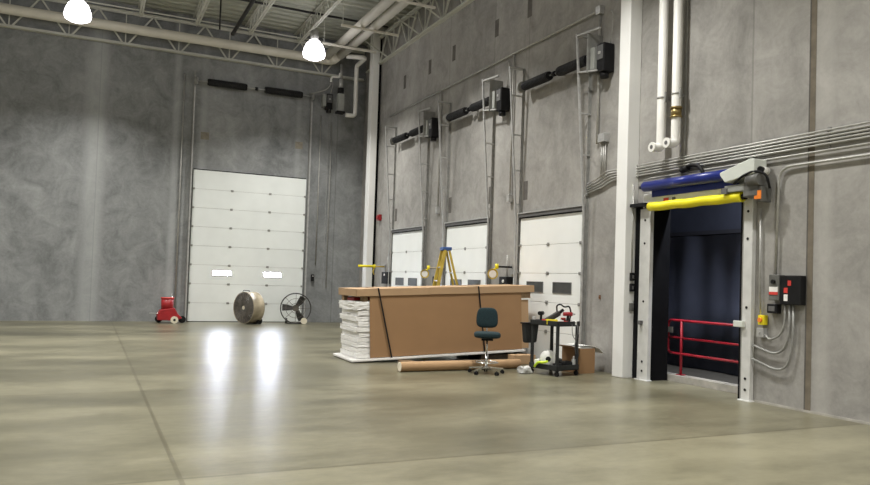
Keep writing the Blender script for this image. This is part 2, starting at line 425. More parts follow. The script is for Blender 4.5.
# ================================================================== doors
def sect_door(n, origin, rz, W, H, nsec, wins, mat_panel, lit, hinge_x):
    root = MB()
    sh = H/nsec
    for k in range(nsec):
        z0 = k*sh + 0.004; z1 = (k+1)*sh - 0.004
        root.box(-W/2, W/2, -0.055, -0.01, z0, z1)
    o = root.build('door_%d' % n, mat_panel, bevel=0.004); o.location = origin; o.rotation_euler = (0, 0, rz); struct(o)
    MB().box(-W/2+0.01, W/2-0.01, -0.045, -0.012, 0.01, H-0.01).build('seam', 'door_seam', o)
    for k in range(nsec):      # shallow pressed ribs of each section
        pass
    for (x0, x1, z0, z1) in wins:
        f = MB(); t = 0.02
        f.box(x0-t, x1+t, -0.068, -0.052, z1, z1+t).box(x0-t, x1+t, -0.068, -0.052, z0-t, z0).box(x0-t, x0, -0.068, -0.052, z0, z1).box(x1, x1+t, -0.068, -0.052, z0, z1)
        fr = f.build('window_frame', 'gasket', o)
        MB().box(x0, x1, -0.060, -0.056, z0, z1).build('pane', 'pane_lit' if lit else 'glass_dark', fr)
    for k in range(1, nsec):
        for hx in hinge_x:
            MB().box(hx-0.04, hx+0.04, -0.066, -0.054, k*sh-0.035, k*sh+0.035).cyl((hx-0.05, -0.07, k*sh), (hx+0.05, -0.07, k*sh), 0.009, n=8).build('hinge', 'galv_dull', o)
        for sx in (-1, 1):
            MB().box(sx*(W/2-0.03)-0.03, sx*(W/2-0.03)+0.03, -0.075, -0.054, k*sh-0.03, k*sh+0.03).cyl((sx*(W/2-0.03), -0.09, k*sh), (sx*(W/2+0.04), -0.09, k*sh), 0.012, n=8).build('roller', 'galv_dull', o)
    MB().box(-W/2, W/2, -0.06, -0.008, H, H+0.025).build('top_shade_strip', 'black_rubber', o)  # black strip painting the thin shadow line along the door top
    if n > 1:
        MB().box(-W/2-0.05, W/2+0.05, -0.10, -0.008, H+0.025, H+0.10).build('header_shade', 'gasket', o)  # dark strip standing in for the shadow band over the dock doors
        MB().box(-W/2-0.05, W/2+0.05, -0.12, -0.008, H+0.10, H+0.125).build('header_flange', 'galv', o)
        for sx in (-1, 1): MB().box(min(sx*(W/2+0.004), sx*(W/2+0.045)), max(sx*(W/2+0.004), sx*(W/2+0.045)), -0.035, -0.002, 0, H+0.02).build('side_gap_shade', 'black_rubber', o)  # black strips painting the shaded gap between door edge and track
    MB().box(-W/2, W/2, -0.06, -0.008, -0.0, 0.02).build('bottom_seal', 'black_rubber', o)
    return o
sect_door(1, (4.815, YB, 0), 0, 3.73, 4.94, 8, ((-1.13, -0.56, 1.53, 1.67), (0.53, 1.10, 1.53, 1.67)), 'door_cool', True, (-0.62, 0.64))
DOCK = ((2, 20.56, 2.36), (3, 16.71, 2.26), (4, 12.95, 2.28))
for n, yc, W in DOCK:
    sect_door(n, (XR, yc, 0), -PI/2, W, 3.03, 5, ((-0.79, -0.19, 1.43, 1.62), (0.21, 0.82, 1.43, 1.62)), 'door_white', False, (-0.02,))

# wall angles, outer rails and rungs of a vertical lift track
WHERE = {2: 'the farthest dock door', 3: 'the middle dock door', 4: 'the nearest dock door'}
def lift_track(n, yc, side, W):
    s = W/2 + 0.09
    t = thing('door_track', 'galvanized ladder-like track at the %s side of %s' % ('left' if side < 0 else 'right', WHERE[n]), 'door track', (XR, yc - side*s, 0), -PI/2, 'door lift tracks')
    # local x along wall (towards camera), local -y into room
    MB().box(-0.025, 0.025, -0.012, -0.001, 0, 6.42).box(-0.005, 0.005, -0.06, -0.012, 0, 6.42).build('wall_angle', 'galv_dull', t)
    q = side*0.02
    rail = MB(); pts = [(q, -0.115, 0.02), (q, -0.115, 3.0), (q, -0.38, 6.42)]
    for a, b in zip(pts, pts[1:]): rail.beam(a, b, 0.045, 0.03, (0, 1, 0.0))
    rail.build('outer_rail', 'galv', t)
    for z in (3.35, 4.12, 4.92):
        y = -0.115 - (z-3.0)/3.42*0.265
        MB().beam((q, y, z), (q, -0.01, z), 0.03, 0.03).build('rung', 'galv', t)
    MB().beam((q, -0.40, 6.42), (q, -0.002, 6.42), 0.05, 0.05).build('top_bracket', 'galv', t)
    if side > 0: MB().box(q+0.30, q+0.31, -0.36, -0.002, 5.62, 6.38).build('bearing_plate', 'galv_dull', t); MB().beam((q, -0.39, 6.40), (q+0.62, -0.30, 6.40), 0.035, 0.035).build('motor_arm', 'galv', t); MB().beam((q, -0.34, 5.70), (q+0.55, -0.30, 5.62), 0.03, 0.03).build('motor_arm', 'galv', t)
    else: MB().beam((q, -0.33, 5.80), (q, -0.01, 5.80), 0.03, 0.03).build('rung', 'galv', t)
for n, yc, W in DOCK:
    for side in (-1, 1): lift_track(n, yc, side, W)

def coil(m, x0, x1, cy, cz, r):
    m.cyl((x0, cy, cz), (x1, cy, cz), r*0.93, n=18)
    k = int((x1-x0)/0.05)
    for i in range(k):
        xx = x0 + (i+0.5)*(x1-x0)/k
        m.cyl((xx-0.014, cy, cz), (xx+0.014, cy, cz), r, n=18)
def shaft(name, label, loc, rz, s0, springs, y, z, r, s1=None, drums=None, cpl=0.0):
    t = thing(name, label, 'spring', loc, rz, 'door counterbalance springs')
    s1 = s1 or s0
    MB().cyl((-s0, y, z), (s1, y, z), 0.016, n=10).build('shaft', 'galv', t)
    for a, b in springs:
        m = MB(); coil(m, a, b, y, z, r); m.build('spring', 'spring', t)
        MB().cyl((a-0.04, y, z), (a, y, z), r*0.9, n=16).build('winding_cone', 'black', t)
        MB().cyl((b, y, z), (b+0.04, y, z), r*0.9, n=16).build('winding_cone', 'black', t)
    MB().cyl((cpl-0.045, y, z), (cpl+0.045, y, z), 0.055, n=14).build('coupling', 'black', t)
    MB().box(cpl+0.05, cpl+0.10, y, -0.002, z-0.03, z+0.03).build('bracket', 'galv_dull', t)
    for d in (drums or (-s0+0.06, s1-0.06)):
        MB().cyl((d-0.04, y, z), (d+0.04, y, z), 0.12, n=20).build('cable_drum', 'galv_dull', t)
for n, yc, W in DOCK:
    shaft('torsion_spring', 'pair of black springs on a shaft high above %s' % WHERE[n], (XR, yc, 0), -PI/2, W/2-0.10, ((-0.84, 0.07), (0.48, 1.36)), -0.225, 5.93, 0.10, 1.62, (-W/2+0.15,), 0.27)
shaft('torsion_spring', 'pair of dark torsion springs high on the back wall above the tall door', (4.83, YB, 0), 0, 1.98, ((-1.54, -0.36), (0.32, 1.52)), -0.2, 7.80, 0.115)

def operator(label, loc, rz, z, chain=False):
    t = thing('door_operator', label, 'motor', loc, rz, 'door operators')
    MB().box(-0.06, 0.16, -0.26, -0.01, z-0.28, z+0.26).build('motor_box', 'black', t, bevel=0.02)
    MB().box(-0.04, 0.14, -0.275, -0.262, z-0.05, z+0.22).build('cover_plate', 'gasket', t, bevel=0.006)
    MB().box(0.02, 0.08, -0.29, -0.276, z+0.05, z+0.10).build('nameplate', 'galv', t)
    MB().cyl((0.05, -0.15, z-0.38), (0.05, -0.15, z-0.28), 0.08, n=16).build('gearbox', 'black', t)
    MB().box(-0.20, -0.08, -0.30, -0.06, z-0.20, z+0.22).build('mounting_plate', 'motor_grey', t, bevel=0.01)
    MB().cyl((-0.07, -0.12, z+0.02), (-0.062, -0.12, z+0.02), 0.10, n=20).build('sprocket', 'galv_dull', t)
    MB().tube([(0.12, -0.08, z+0.26), (0.22, -0.10, z+0.75), (0.05, -0.03, z+0.93)], 0.010, bend=0.2).build('cable', 'conduit', t)
    if chain: MB().tube([(0.02, -0.33, z-0.28), (0.02, -0.33, 1.2), (0.06, -0.33, 1.15), (0.10, -0.33, 1.2), (0.10, -0.33, z-0.28)], 0.006, n=6).build('hand_chain', 'galv_dull', t)
for n, yc, W in DOCK:
    operator('black door opener motor mounted high right of %s' % WHERE[n], (XR, yc - W/2 - 0.64, 0), -PI/2, 5.87)
operator('dark door opener motor high on the back wall right of the tall door', (7.30, YB, 0), 0, 7.70, True)

# tracks and trim of the tall door
for i, (xx, side) in enumerate(((2.87, 'left'), (6.76, 'right'))):
    t = thing('door_track', 'galvanized track standing along the %s edge of the tall back wall door' % side, 'door track', (xx, YB, 0), 0, 'door lift tracks')
    MB().box(-0.03, 0.03, -0.10, -0.001, 0, 8.15 if side == 'left' else 7.9).build('wall_angle', 'galv_dull', t)
    MB().box(-0.02, 0.02, -0.17, -0.12, 0, 7.6).build('outer_rail', 'galv', t)
    for z in (0.4, 1.6, 2.8, 4.0, 5.2, 6.4, 7.5):
        MB().box(-0.035, 0.035, -0.125, -0.098, z, z+0.08).build('bracket', 'galv_dull', t)
tag(MB().tube([(2.55, YB-0.05, 0.3), (2.55, YB-0.05, 8.0)], 0.022).build('conduit', 'conduit'), 'thin vertical conduit on the back wall left of the tall door', 'conduit', 'wall conduits')
tag(MB().tube([(7.12, YB-0.05, 2.0), (7.12, YB-0.05, 7.2)], 0.02).build('conduit', 'conduit'), 'thin vertical conduit on the back wall right of the tall door', 'conduit', 'wall conduits')
tag(MB().tube([(7.52, YB-0.05, 1.2), (7.52, YB-0.05, 7.0)], 0.014).build('conduit', 'conduit'), 'thinner vertical conduit on the back wall nearest the room corner', 'conduit', 'wall conduits')
b = MB().box(6.98, 7.08, YB-0.09, YB-0.001, 1.42, 1.66).build('push_button_station', 'black', bevel=0.006); tag(b, 'small black push button box on the back wall right of the tall door', 'switch box')
MB().cyl((7.03, YB-0.10, 1.6), (7.03, YB-0.088, 1.6), 0.018, n=10).build('button', 'sticker_white', b)

# ================================================================== pipes under the roof
tag(MB().tube([(XL, 24.45, 9.01), (7.30, 24.45, 9.03), (7.30, 23.9, 9.03)], 0.15, n=18, bend=0.25).build('drain_pipe', 'pipe_cream'), 'long cream jacketed pipe running in front of the back roof girder', 'pipe')
for i, (xx, side) in enumerate(((7.02, 'left'), (7.42, 'right'))):
    t = MB().tube([(xx, -6, 9.10), (xx, 24.15 if i == 0 else 23.9, 9.10)], 0.135, n=18).build('overhead_pipe', 'pipe_cream')
    tag(t, '%s of the two parallel cream pipes hung under the roof joists' % side, 'pipe', 'twin overhead pipes')
for i, yy in enumerate((22.42, 20.5, 17.9)):
    t = thing('pipe_hanger', ('hanger bar under the twin pipes nearest the back wall', 'hanger bar under the twin pipes, second from the back wall', 'hanger bar under the twin pipes, third from the back wall')[i], 'pipe hanger', (7.2, yy, 8.93), 0, 'pipe hanger bars')
    MB().box(-0.85, 0.95, -0.03, 0.03, -0.035, 0.025).build('strut', 'pipe_cream', t)
    for sx in (-0.8, 0.8): MB().cyl((sx, 0, 0), (sx, 0, 0.95), 0.010, n=8).build('rod', 'steel_white', t)
tag(MB().tube([(7.50, 23.5, 8.98), (8.12, 23.35, 8.98), (8.14, 24.3, 8.95), (8.14, 24.3, 7.20), (7.80, 24.3, 7.20)], 0.075, n=14, bend=0.12).build('drop_pipe', 'pipe_white'), 'white pipe dropping beside the corner column and bending left', 'pipe')
# gas drop with unit near the twin pipes
t = thing('hanging_pipe_drop', 'short vertical pipe drop with valve and grey canister below the cream pipes', 'pipe', (7.58, 24.25, 9.0), 0)
MB().cyl((0, 0, -0.1), (0, 0, -0.62), 0.05).build('pipe', 'galv_dull', t)
MB().tube([(-0.05, 0, -0.40), (-0.06, 0, -0.55), (-0.34, 0, -0.57), (-0.36, 0, -0.75)], 0.035, bend=0.08).build('elbow', 'pipe_white', t)
MB().cyl((0, 0, -0.62), (0, 0, -0.92), 0.07).build('valve', 'galv', t)
MB().cyl((0, 0, -0.92), (0, 0, -1.10), 0.11).build('union', 'black', t)
MB().box(-0.10, 0.12, -0.10, 0.10, -1.72, -1.12).build('canister', 'motor_grey', t, bevel=0.01)
MB().box(-0.14, 0.14, -0.12, 0.12, -1.80, -1.72).build('cap', 'black', t, bevel=0.01)
tag(MB().tube([(7.26, 24.25, 8.25), (7.15, 24.4, 8.0), (6.6, 24.8, 7.85)], 0.02, bend=0.2).build('cable', 'galv_dull'), 'grey cable slanting down towards the tall door opener', 'cable')
tag(MB().tube([(3.85, 8.0, 9.25), (3.85, 24.0, 9.25)], 0.06).build('roof_tube', 'pipe_black'), 'black pipe running with the joists towards the back wall', 'pipe', 'black roof pipes')
tag(MB().tube([(XL, 22.35, 9.80), (8.5, 22.35, 9.80)], 0.035).build('roof_tube', 'pipe_black'), 'black tube crossing the joists nearest the back wall', 'pipe', 'black roof pipes')  # dark stripes across the joists, drawn as black tubes
tag(MB().tube([(XL, 19.9, 9.80), (8.5, 19.9, 9.80)], 0.035).build('roof_tube', 'pipe_black'), 'black tube crossing the joists farther from the back wall', 'pipe', 'black roof pipes')
tag(MB().cyl((3.3, 23.0, 9.0), (3.3, 23.0, ZC+0.01), 0.025).build('hanger_post', 'pipe_black'), 'short black post hanging from the roof deck', 'rod')

# ================================================================== high bay lamps
def high_bay(x, y, z, label):
    t = thing('high_bay_light', label, 'light', (x, y, z), 0, 'high bay lights')
    MB().cyl((0, 0, 0.36), (0, 0, 0.66), 0.13, n=20).cyl((0, 0, 0.66), (0, 0, 0.70), 0.06).build('ballast_housing', 'lamp_housing', t)
    MB().lathe([(0.02, -0.20), (0.20, -0.18), (0.31, -0.12), (0.335, -0.03), (0.31, 0.10), (0.25, 0.25), (0.15, 0.36)], n=32).build('reflector', 'lens', t)
    MB().cyl((0, 0, 0.70), (0, 0, 1.62), 0.008, n=8).build('hanger', 'galv', t)
    ld = bpy.data.lights.new('high_bay_lamp', 'AREA'); ld.shape = 'DISK'; ld.size = 0.5; ld.energy = LAMP_W; ld.color = LAMP_COL; ld.spread = math.radians(LAMP_SPREAD)
    lo = bpy.data.objects.new('lamp_glow', ld); COL.objects.link(lo); lo.parent = t; lo.location = (0, 0, -0.23)
    return t
LX = (-13.4, -6.95, -0.54, 5.86); LY = (21.55, 15.5, 9.5, 3.5, -3.0, -9.5)
for x in LX:
    for y in LY:
        if y == 21.55: lb = 'glaring white high bay lamp in front of the back girder, %s' % {-13.4: 'out at far left', -6.95: 'out at left', -0.54: 'left one', 5.86: 'right one'}[x]
        else: lb = 'high bay lamp out of the picture, %s row from the back wall, %s' % ({15.5: 'second', 9.5: 'third', 3.5: 'fourth', -3.0: 'fifth', -9.5: 'last'}[y], {-13.4: 'far left', -6.95: 'left', -0.54: 'middle', 5.86: 'right'}[x])
        high_bay(x, y, 8.30, lb)

# ================================================================== conduits and pipes on the right wall
HC = tag(MB().tube([(XR-0.05, 22.4, 6.89), (XR-0.05, 11.52, 6.89)], 0.022).build('conduit', 'conduit'), 'long conduit running level high above the dock door springs', 'conduit', 'wall conduits')
jb = MB().box(XR-0.11, XR-0.001, 11.36, 11.50, 6.80, 6.96).build('junction_box', 'galv', bevel=0.006); tag(jb, 'galvanized box at the near end of the high level conduit', 'junction box')
tag(MB().tube([(XR-0.05, 11.43, 6.80), (XR-0.05, 11.41, 4.3)], 0.026).build('conduit', 'conduit'), 'vertical conduit below the high box beside the nearest opener motor', 'conduit', 'wall conduits')
for n, yy, z0, z1, lb in ((1, 14.60, 3.62, 6.89, 'vertical conduit with a small end box between the middle and nearest dock doors'),
                          (2, 18.47, 3.62, 6.89, 'vertical conduit with a small end box between the farthest and middle dock doors')):
    t = thing('conduit_drop', lb, 'conduit', (XR, yy, 0), 0, 'conduit drops')
    MB().tube([(-0.05, 0, z0), (-0.05, 0, z1)], 0.022).build('pipe', 'conduit', t)
    MB().box(-0.11, -0.001, -0.05, 0.05, z0-0.18, z0).build('end_box', 'galv', t, bevel=0.005)
ZB = (3.735, 3.69, 3.645, 3.60, 3.555)
ORD = ('topmost', 'second from the top', 'middle', 'fourth from the top', 'lowest')
for i, z in enumerate(ZB):
    x = XR - 0.045
    tag(MB().tube([(x, 0.0, z), (x, 11.15 - i*0.05, z), (x, 11.38 - i*0.04, z-0.10), (x, 11.70, z-0.18)], 0.0145, bend=0.12).build('conduit', 'conduit'),
        '%s conduit of the tight bundle crossing above the blue door roll' % ORD[i], 'conduit', 'bundled conduits')
tag(MB().tube([(XR-0.045, 0.0, 3.47), (XR-0.045, 9.95, 3.47), (XR-0.045, 10.1, 3.45)], 0.0145, bend=0.1).build('conduit', 'conduit'), 'single conduit spaced just below the tight bundle', 'conduit', 'wall conduits')
tag(MB().tube([(XR-0.045, 0.0, 3.33), (XR-0.045, 7.29, 3.33), (XR-0.045, 7.32, 1.83)], 0.019, bend=0.2).build('conduit', 'conduit'), 'conduit turning down from the bundle to the black disconnect box', 'conduit', 'wall conduits')
for i, yy in enumerate((6.55, 9.2)):
    tag(MB().box(XR-0.028, XR-0.001, yy-0.02, yy+0.02, 3.50, 3.78).build('strut_channel', 'galv_dull'), ('short strut holding the conduit bundle beside the dark panel joint', 'short strut holding the conduit bundle above the blue roll')[i], 'bracket', 'conduit struts')
t = thing('conduit_riser', 'small box with three short conduits left of the white column', 'junction box', (XR, 11.22, 0), 0)
MB().box(-0.12, -0.001, -0.10, 0.10, 4.30, 4.46).build('box', 'galv', t, bevel=0.006)
for k in (-0.06, 0.0, 0.06): MB().tube([(-0.05, k, 4.30), (-0.05, k, 3.62)], 0.015).build('pipe', 'conduit', t)

def wall_pipe(yy, zb, r, label, valve):
    t = thing('wall_pipe', label, 'pipe', (XR-0.17, yy, 0), 0, 'white wall pipes')
    MB().tube([(0, 0, ZC-0.06), (0, 0, zb), (-0.17, 0, zb-0.005)], r, n=18, bend=0.09).build('pipe', 'pipe_white', t)
    MB().cyl((-0.17, 0, zb-0.005), (-0.20, 0, zb-0.005), r*1.08, n=18).build('end_flange', 'pipe_white', t)
    MB().cyl((-0.20, 0, zb-0.005), (-0.205, 0, zb-0.005), r*0.45, n=14).build('opening', 'gasket', t)
    for z in (4.75, 7.0):
        m = MB(); m.cyl((0, 0, z), (0, 0, z+0.03), r*1.10, n=18).beam((r, 0, z+0.015), (0.168, 0, z+0.015), 0.03, 0.03).box(-0.02, 0.02, -r-0.03, -r, z-0.07, z+0.10)
        m.build('clamp', 'galv_dull', t)
    if valve:
        MB().cyl((0, 0, 4.40), (0, 0, 4.52), r*1.12, n=18).cyl((0, 0, 4.37), (0, 0, 4.40), r*1.3, n=18).cyl((0, 0, 4.52), (0, 0, 4.55), r*1.3, n=18).build('coupling', 'brass', t)
wall_pipe(9.54, 3.93, 0.076, 'white vertical pipe on the right wall nearest the white column', False)
wall_pipe(9.20, 3.95, 0.076, 'white vertical pipe with a brass coupling on the right wall', True)
tag(MB().tube([(XR-0.04, 9.22, ZC-0.06), (XR-0.04, 9.22, 3.76)], 0.016).build('conduit', 'conduit'), 'thin vertical conduit right beside the white pipe with brass coupling', 'conduit', 'wall conduits')
tag(MB().tube([(XR-0.04, 9.13, ZC-0.06), (XR-0.04, 9.13, 3.9), (XR-0.03, 9.15, 3.76)], 0.010, bend=0.05).build('cable', 'galv_dull'), 'thinnest grey cable running down beside the white wall pipes', 'cable')

tag(MB().box(XR-0.012, XR-0.001, 11.25, 11.30, 1.34, 1.42).cyl((XR-0.03, 11.275, 1.38), (XR-0.012, 11.275, 1.38), 0.014, n=8).build('wall_anchor', 'rust', bevel=0.003), 'small rusty anchor plate on the wall left of the tall white column', 'anchor')
# column fittings
for i, z in enumerate((1.77, 1.58, 1.24)):
    o = MB().box(8.585, 8.655, 10.215, 10.268, z-0.07, z+0.07).build('switch_box', 'black' if i < 2 else 'motor_dirty', bevel=0.006)
    tag(o, ('upper black switch box on the tall white column', 'lower black switch box on the tall white column', 'small grey box low on the tall white column')[i], 'switch box')
    MB().box(8.605, 8.635, 10.208, 10.215, z-0.03, z+0.03).build('toggle', 'gasket', o)
tag(MB().tube([(8.62, 10.254, 3.40), (8.62, 10.254, 1.84)], 0.012).build('conduit', 'conduit'), 'thin conduit running down the tall white column to the switch boxes', 'conduit', 'wall conduits')

# ================================================================== high speed door at the open dock doorway
def post(label, y0, y1, x0, h):
    t = thing('door_post', label, 'door frame', (0, 0, 0), 0, 'high speed door posts')
    MB().box(x0, XR-0.002, y0, y1, 0.015, h).build('channel', 'post_paint', t, bevel=0.006)
    MB().box(x0-0.03, XR-0.002, y0-0.03, y1+0.03, 0, 0.015).build('base_plate', 'column', t)
    for z in (0.16, 0.32, 1.35, 2.35, 2.75):
        MB().cyl((x0-0.008, (y0+y1)/2, z), (x0+0.002, (y0+y1)/2, z), 0.02, n=10).build('bolt', 'black', t)
post('white steel post at the right side of the open dock doorway', 7.70, 7.86, XR-0.08, 2.95)
post('white steel post at the left side of the open dock doorway', 9.85, 10.11, XR-0.08, 2.95)
# grey column strip between post and wall, and black curtain lining the far reveal
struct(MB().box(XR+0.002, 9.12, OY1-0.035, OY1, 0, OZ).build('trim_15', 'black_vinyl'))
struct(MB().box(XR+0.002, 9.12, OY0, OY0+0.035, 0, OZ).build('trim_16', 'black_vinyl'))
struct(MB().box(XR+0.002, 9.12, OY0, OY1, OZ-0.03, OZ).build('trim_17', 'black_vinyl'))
# header
hd = thing('door_header', 'white steel header with a small red and white label behind the yellow bar', 'door header', (0, 0, 0))
MB().box(8.665, XR-0.002, 7.74, 10.05, 2.97, 3.20).build('panel', 'column', hd, bevel=0.006)
lbp = MB().box(8.657, 8.665, 9.24, 9.56, 3.02, 3.10).build('warning_label', 'sticker_white', hd)
MB().box(8.654, 8.657, 9.42, 9.54, 3.025, 3.095).build('red_block', 'sticker_red', lbp)
MB().box(8.654, 8.657, 9.26, 9.34, 3.025, 3.095).build('dark_block', 'gasket', lbp)
# blue roll with hanging apron
br = thing('door_roll', 'shiny blue vinyl door curtain rolled up above the open dock doorway', 'door curtain', (0, 0, 0))
m = MB(); prof = []
m.cyl((8.56, 7.90, 3.31), (8.56, 9.90, 3.31), 0.086, n=28); m.build('roll', 'vinyl_blue', br)
m = MB().box(8.63, 8.645, 7.95, 9.80, 3.13, 3.31); m.build('apron', 'vinyl_blue', br)
MB().cyl((8.56, 9.90, 3.31), (8.56, 10.02, 3.31), 0.03).build('axle', 'black', br)
# yellow bottom bar
yb = thing('door_bottom_bar', 'bright yellow padded bottom bar of the raised dock door curtain', 'door bar', (0, 0, 0))
m = MB(); pts = [(8.56, 7.80 + 1.96*k/12, 2.955 + 0.006*math.sin(k*1.7)) for k in range(13)]
m.tube(pts, 0.075, n=20); m.build('padded_tube', 'vinyl_yellow', yb)
MB().box(8.53, 8.59, 9.76, 9.86, 2.935, 2.985).build('end_tab', 'black', yb)
MB().cyl((8.56, 7.74, 2.955), (8.56, 7.80, 2.955), 0.045).build('end_cap', 'black', yb)
# motor unit
mu = thing('door_motor_unit', 'pale grey wedge cover and gearmotor at the right end of the blue roll', 'motor', (0.05, -0.32, -0.07))
# wedge: polygon in y-z
def yz_prism(poly, x0, x1):
    return MB().prism([(a, b) for a, b in poly], x1-x0, Matrix(((0, 1, 0, x0), (1, 0, 0, 0), (0, 0, 1, 0), (0, 0, 0, 1))))
yz_prism([(8.43, 3.40), (8.43, 3.36), (8.33, 3.24), (7.80, 3.32), (7.80, 3.53), (7.88, 3.54)], 8.37, 8.62).build('cover', 'motor_cover', mu, bevel=0.012)
MB().box(8.42, 8.66, 8.02, 8.38, 3.10, 3.20).build('lower_bracket', 'motor_grey', mu, bevel=0.008)
MB().box(8.40, 8.52, 8.32, 8.42, 3.08, 3.16).build('guide', 'gasket', mu)
MB().cyl((8.44, 7.95, 3.24), (8.44, 7.74, 3.24), 0.09, n=20).build('motor', 'motor_dirty', mu)
MB().box(8.42, 8.66, 7.78, 8.04, 3.00, 3.22).build('gearbox', 'motor_dirty', mu, bevel=0.02)
MB().box(8.44, 8.64, 7.73, 7.79, 2.92, 3.14).build('terminal_box', 'motor_dirty', mu, bevel=0.01)
MB().box(8.425, 8.44, 7.73, 7.84, 2.96, 3.08).build('orange_cover', 'orange', mu)
MB().cyl((8.50, 7.80, 3.37), (8.62, 7.80, 3.37), 0.062, n=20).build('round_cap', 'pipe_white', mu)
MB().cyl((8.44, 7.76, 3.38), (8.50, 7.78, 3.38), 0.042, n=16).build('knob', 'black', mu)
MB().tube([(8.42, 8.2, 3.22), (8.36, 8.0, 3.30), (8.38, 7.8, 3.36), (8.46, 7.66, 3.30), (8.5, 7.64, 3.1)], 0.018, bend=0.08).build('cable', 'black', mu)
tag(MB().tube([(XR-0.04, 7.60, 2.78), (XR-0.04, 7.59, 2.0), (XR-0.04, 7.57, 1.27)], 0.014).build('conduit', 'conduit'), 'thin conduit running down beside the right doorway post', 'conduit', 'wall conduits')
# black handle-like motor with cable above roll
t = thing('cable_motor', 'black cylinder with a curved black cable above the blue roll', 'motor', (0, 0, 0))
MB().cyl((8.62, 9.10, 3.50), (8.62, 8.96, 3.53), 0.05, n=14).build('body', 'black', t)
MB().tube([(8.62, 9.0, 3.53), (8.62, 8.90, 3.57), (8.62, 8.74, 3.54), (8.62, 8.66, 3.46), (8.62, 8.63, 3.38)], 0.032, bend=0.06).build('cable', 'black', t)
# photo eyes
t = tag(MB().box(8.60, 8.66, 7.80, 7.97, 1.06, 1.15).build('photo_eye', 'motor_cover', bevel=0.008), 'pale sensor clamped to the right doorway post', 'sensor')
t = tag(MB().box(8.60, 8.66, 9.98, 10.05, 0.95, 1.02).build('photo_eye', 'gasket', bevel=0.006), 'small dark sensor on the left doorway post', 'sensor')
# dark strip between column and left post
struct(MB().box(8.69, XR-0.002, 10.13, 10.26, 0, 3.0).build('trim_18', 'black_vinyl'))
t = thing('door_bracket', 'black bracket holding the left end of the yellow bar', 'bracket', (0, 0, 0))
MB().box(8.55, XR-0.002, 9.87, 10.26, 2.985, 3.04).build('arm', 'black', t)

# ------------------------------------------------------------------ dock chamber
m = MB(); ny = 70; nz = 2; grid = []
for i in range(ny+1):
    yy = 6.6 + 7.4*i/ny
    x = 11.0 + 0.045*math.sin(yy*4.2) + 0.025*math.sin(yy*9.7+1)
    grid.append([m.bm.verts.new((x, yy, z)) for z in (0.02, 1.2, 2.65)])
for i in range(ny):
    for k in range(2):
        f = m.bm.faces.new((grid[i][k], grid[i+1][k], grid[i+1][k+1], grid[i][k+1])); f.smooth = True
bmesh.ops.solidify(m.bm, geom=m.bm.faces[:], thickness=0.01)
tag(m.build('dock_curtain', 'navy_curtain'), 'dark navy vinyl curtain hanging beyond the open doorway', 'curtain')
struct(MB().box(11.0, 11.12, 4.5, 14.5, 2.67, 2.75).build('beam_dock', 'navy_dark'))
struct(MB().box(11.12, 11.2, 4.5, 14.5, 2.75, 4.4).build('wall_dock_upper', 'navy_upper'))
t = thing('dock_fill_light', 'unseen fill light added inside the dock chamber, out of the picture', 'light', (9.5, 9.0, 4.37))  # added fill light, kept out of view, that brightens the dark curtain
MB().box(-0.1, 0.1, -0.6, 0.6, -0.06, 0.0).build('fill_body', 'lamp_housing', t)
ld = bpy.data.lights.new('dock_fill', 'AREA'); ld.shape = 'RECTANGLE'; ld.size = 0.15; ld.size_y = 1.1; ld.energy = 140; ld.color = (0.85, 0.9, 1.0)
lo = bpy.data.objects.new('fill_area', ld); COL.objects.link(lo); lo.parent = t; lo.location = (0, 0, -0.07)
t = thing('guard_rail', 'red tube guard rail standing behind the open doorway', 'railing', (9.27, 0, 0))
m = MB(); m.tube([(0, 6.6, 1.04), (0, 10.02, 1.04), (0, 10.02, 0.47), (0, 6.6, 0.47)], 0.022, n=10, bend=0.10); m.build('rail_loop', 'red_rail', t)
MB().tube([(0, 6.6, 0.74), (0, 10.02, 0.74)], 0.020).build('middle_rail', 'red_rail', t)
for yy in (9.70, 7.4): MB().tube([(0, yy, 0.11), (0, yy, 1.04)], 0.024).box(-0.06, 0.06, yy-0.06, yy+0.06, 0.11, 0.12).build('post', 'red_rail', t)
MB().box(-0.03, -0.0, 9.90, 10.02, 0.82, 0.92).build('plate', 'galv_dull', t)

# ================================================================== electrical boxes on the right wall
t = thing('disconnect_box', 'black electrical box with red and white stickers right of the open doorway', 'electrical box', (XR, 7.03, 1.62))
MB().box(-0.115, -0.001, -0.17, 0.16, -0.20, 0.20).build('enclosure', 'black', t, bevel=0.012)
MB().box(-0.12, -0.115, 0.03, 0.09, -0.15, -0.06).build('white_sticker', 'sticker_white', t)
MB().box(-0.12, -0.115, 0.03, 0.09, -0.04, 0.03).build('red_sticker', 'sticker_red', t)
MB().box(-0.12, -0.115, -0.02, 0.03, 0.06, 0.13).build('red_handle', 'sticker_red', t)
t = thing('safety_switch', 'grey safety switch with a red and white label left of the black box', 'electrical box', (XR, 7.285, 1.66))
MB().box(-0.12, -0.001, -0.085, 0.085, -0.19, 0.17).build('enclosure', 'motor_dirty', t, bevel=0.01)
MB().box(-0.127, -0.12, -0.07, 0.07, -0.07, 0.0).build('white_label', 'sticker_white', t)
MB().box(-0.128, -0.12, -0.07, 0.07, -0.11, -0.07).build('red_label', 'sticker_red', t)
MB().cyl((-0.12, 0, 0.07), (-0.15, 0, 0.07), 0.03).build('knob', 'black', t)
t = tag(MB().box(XR-0.10, XR-0.001, 7.25, 7.41, 1.29, 1.42).build('relay_box', 'black', bevel=0.008), 'small black box just below the grey safety switch', 'electrical box')
MB().box(XR-0.104, XR-0.10, 7.28, 7.38, 1.32, 1.39).build('cover_plate', 'gasket', t)
t = thing('emergency_stop', 'yellow and orange push button station beside the right doorway post', 'switch', (XR, 7.52, 1.185))
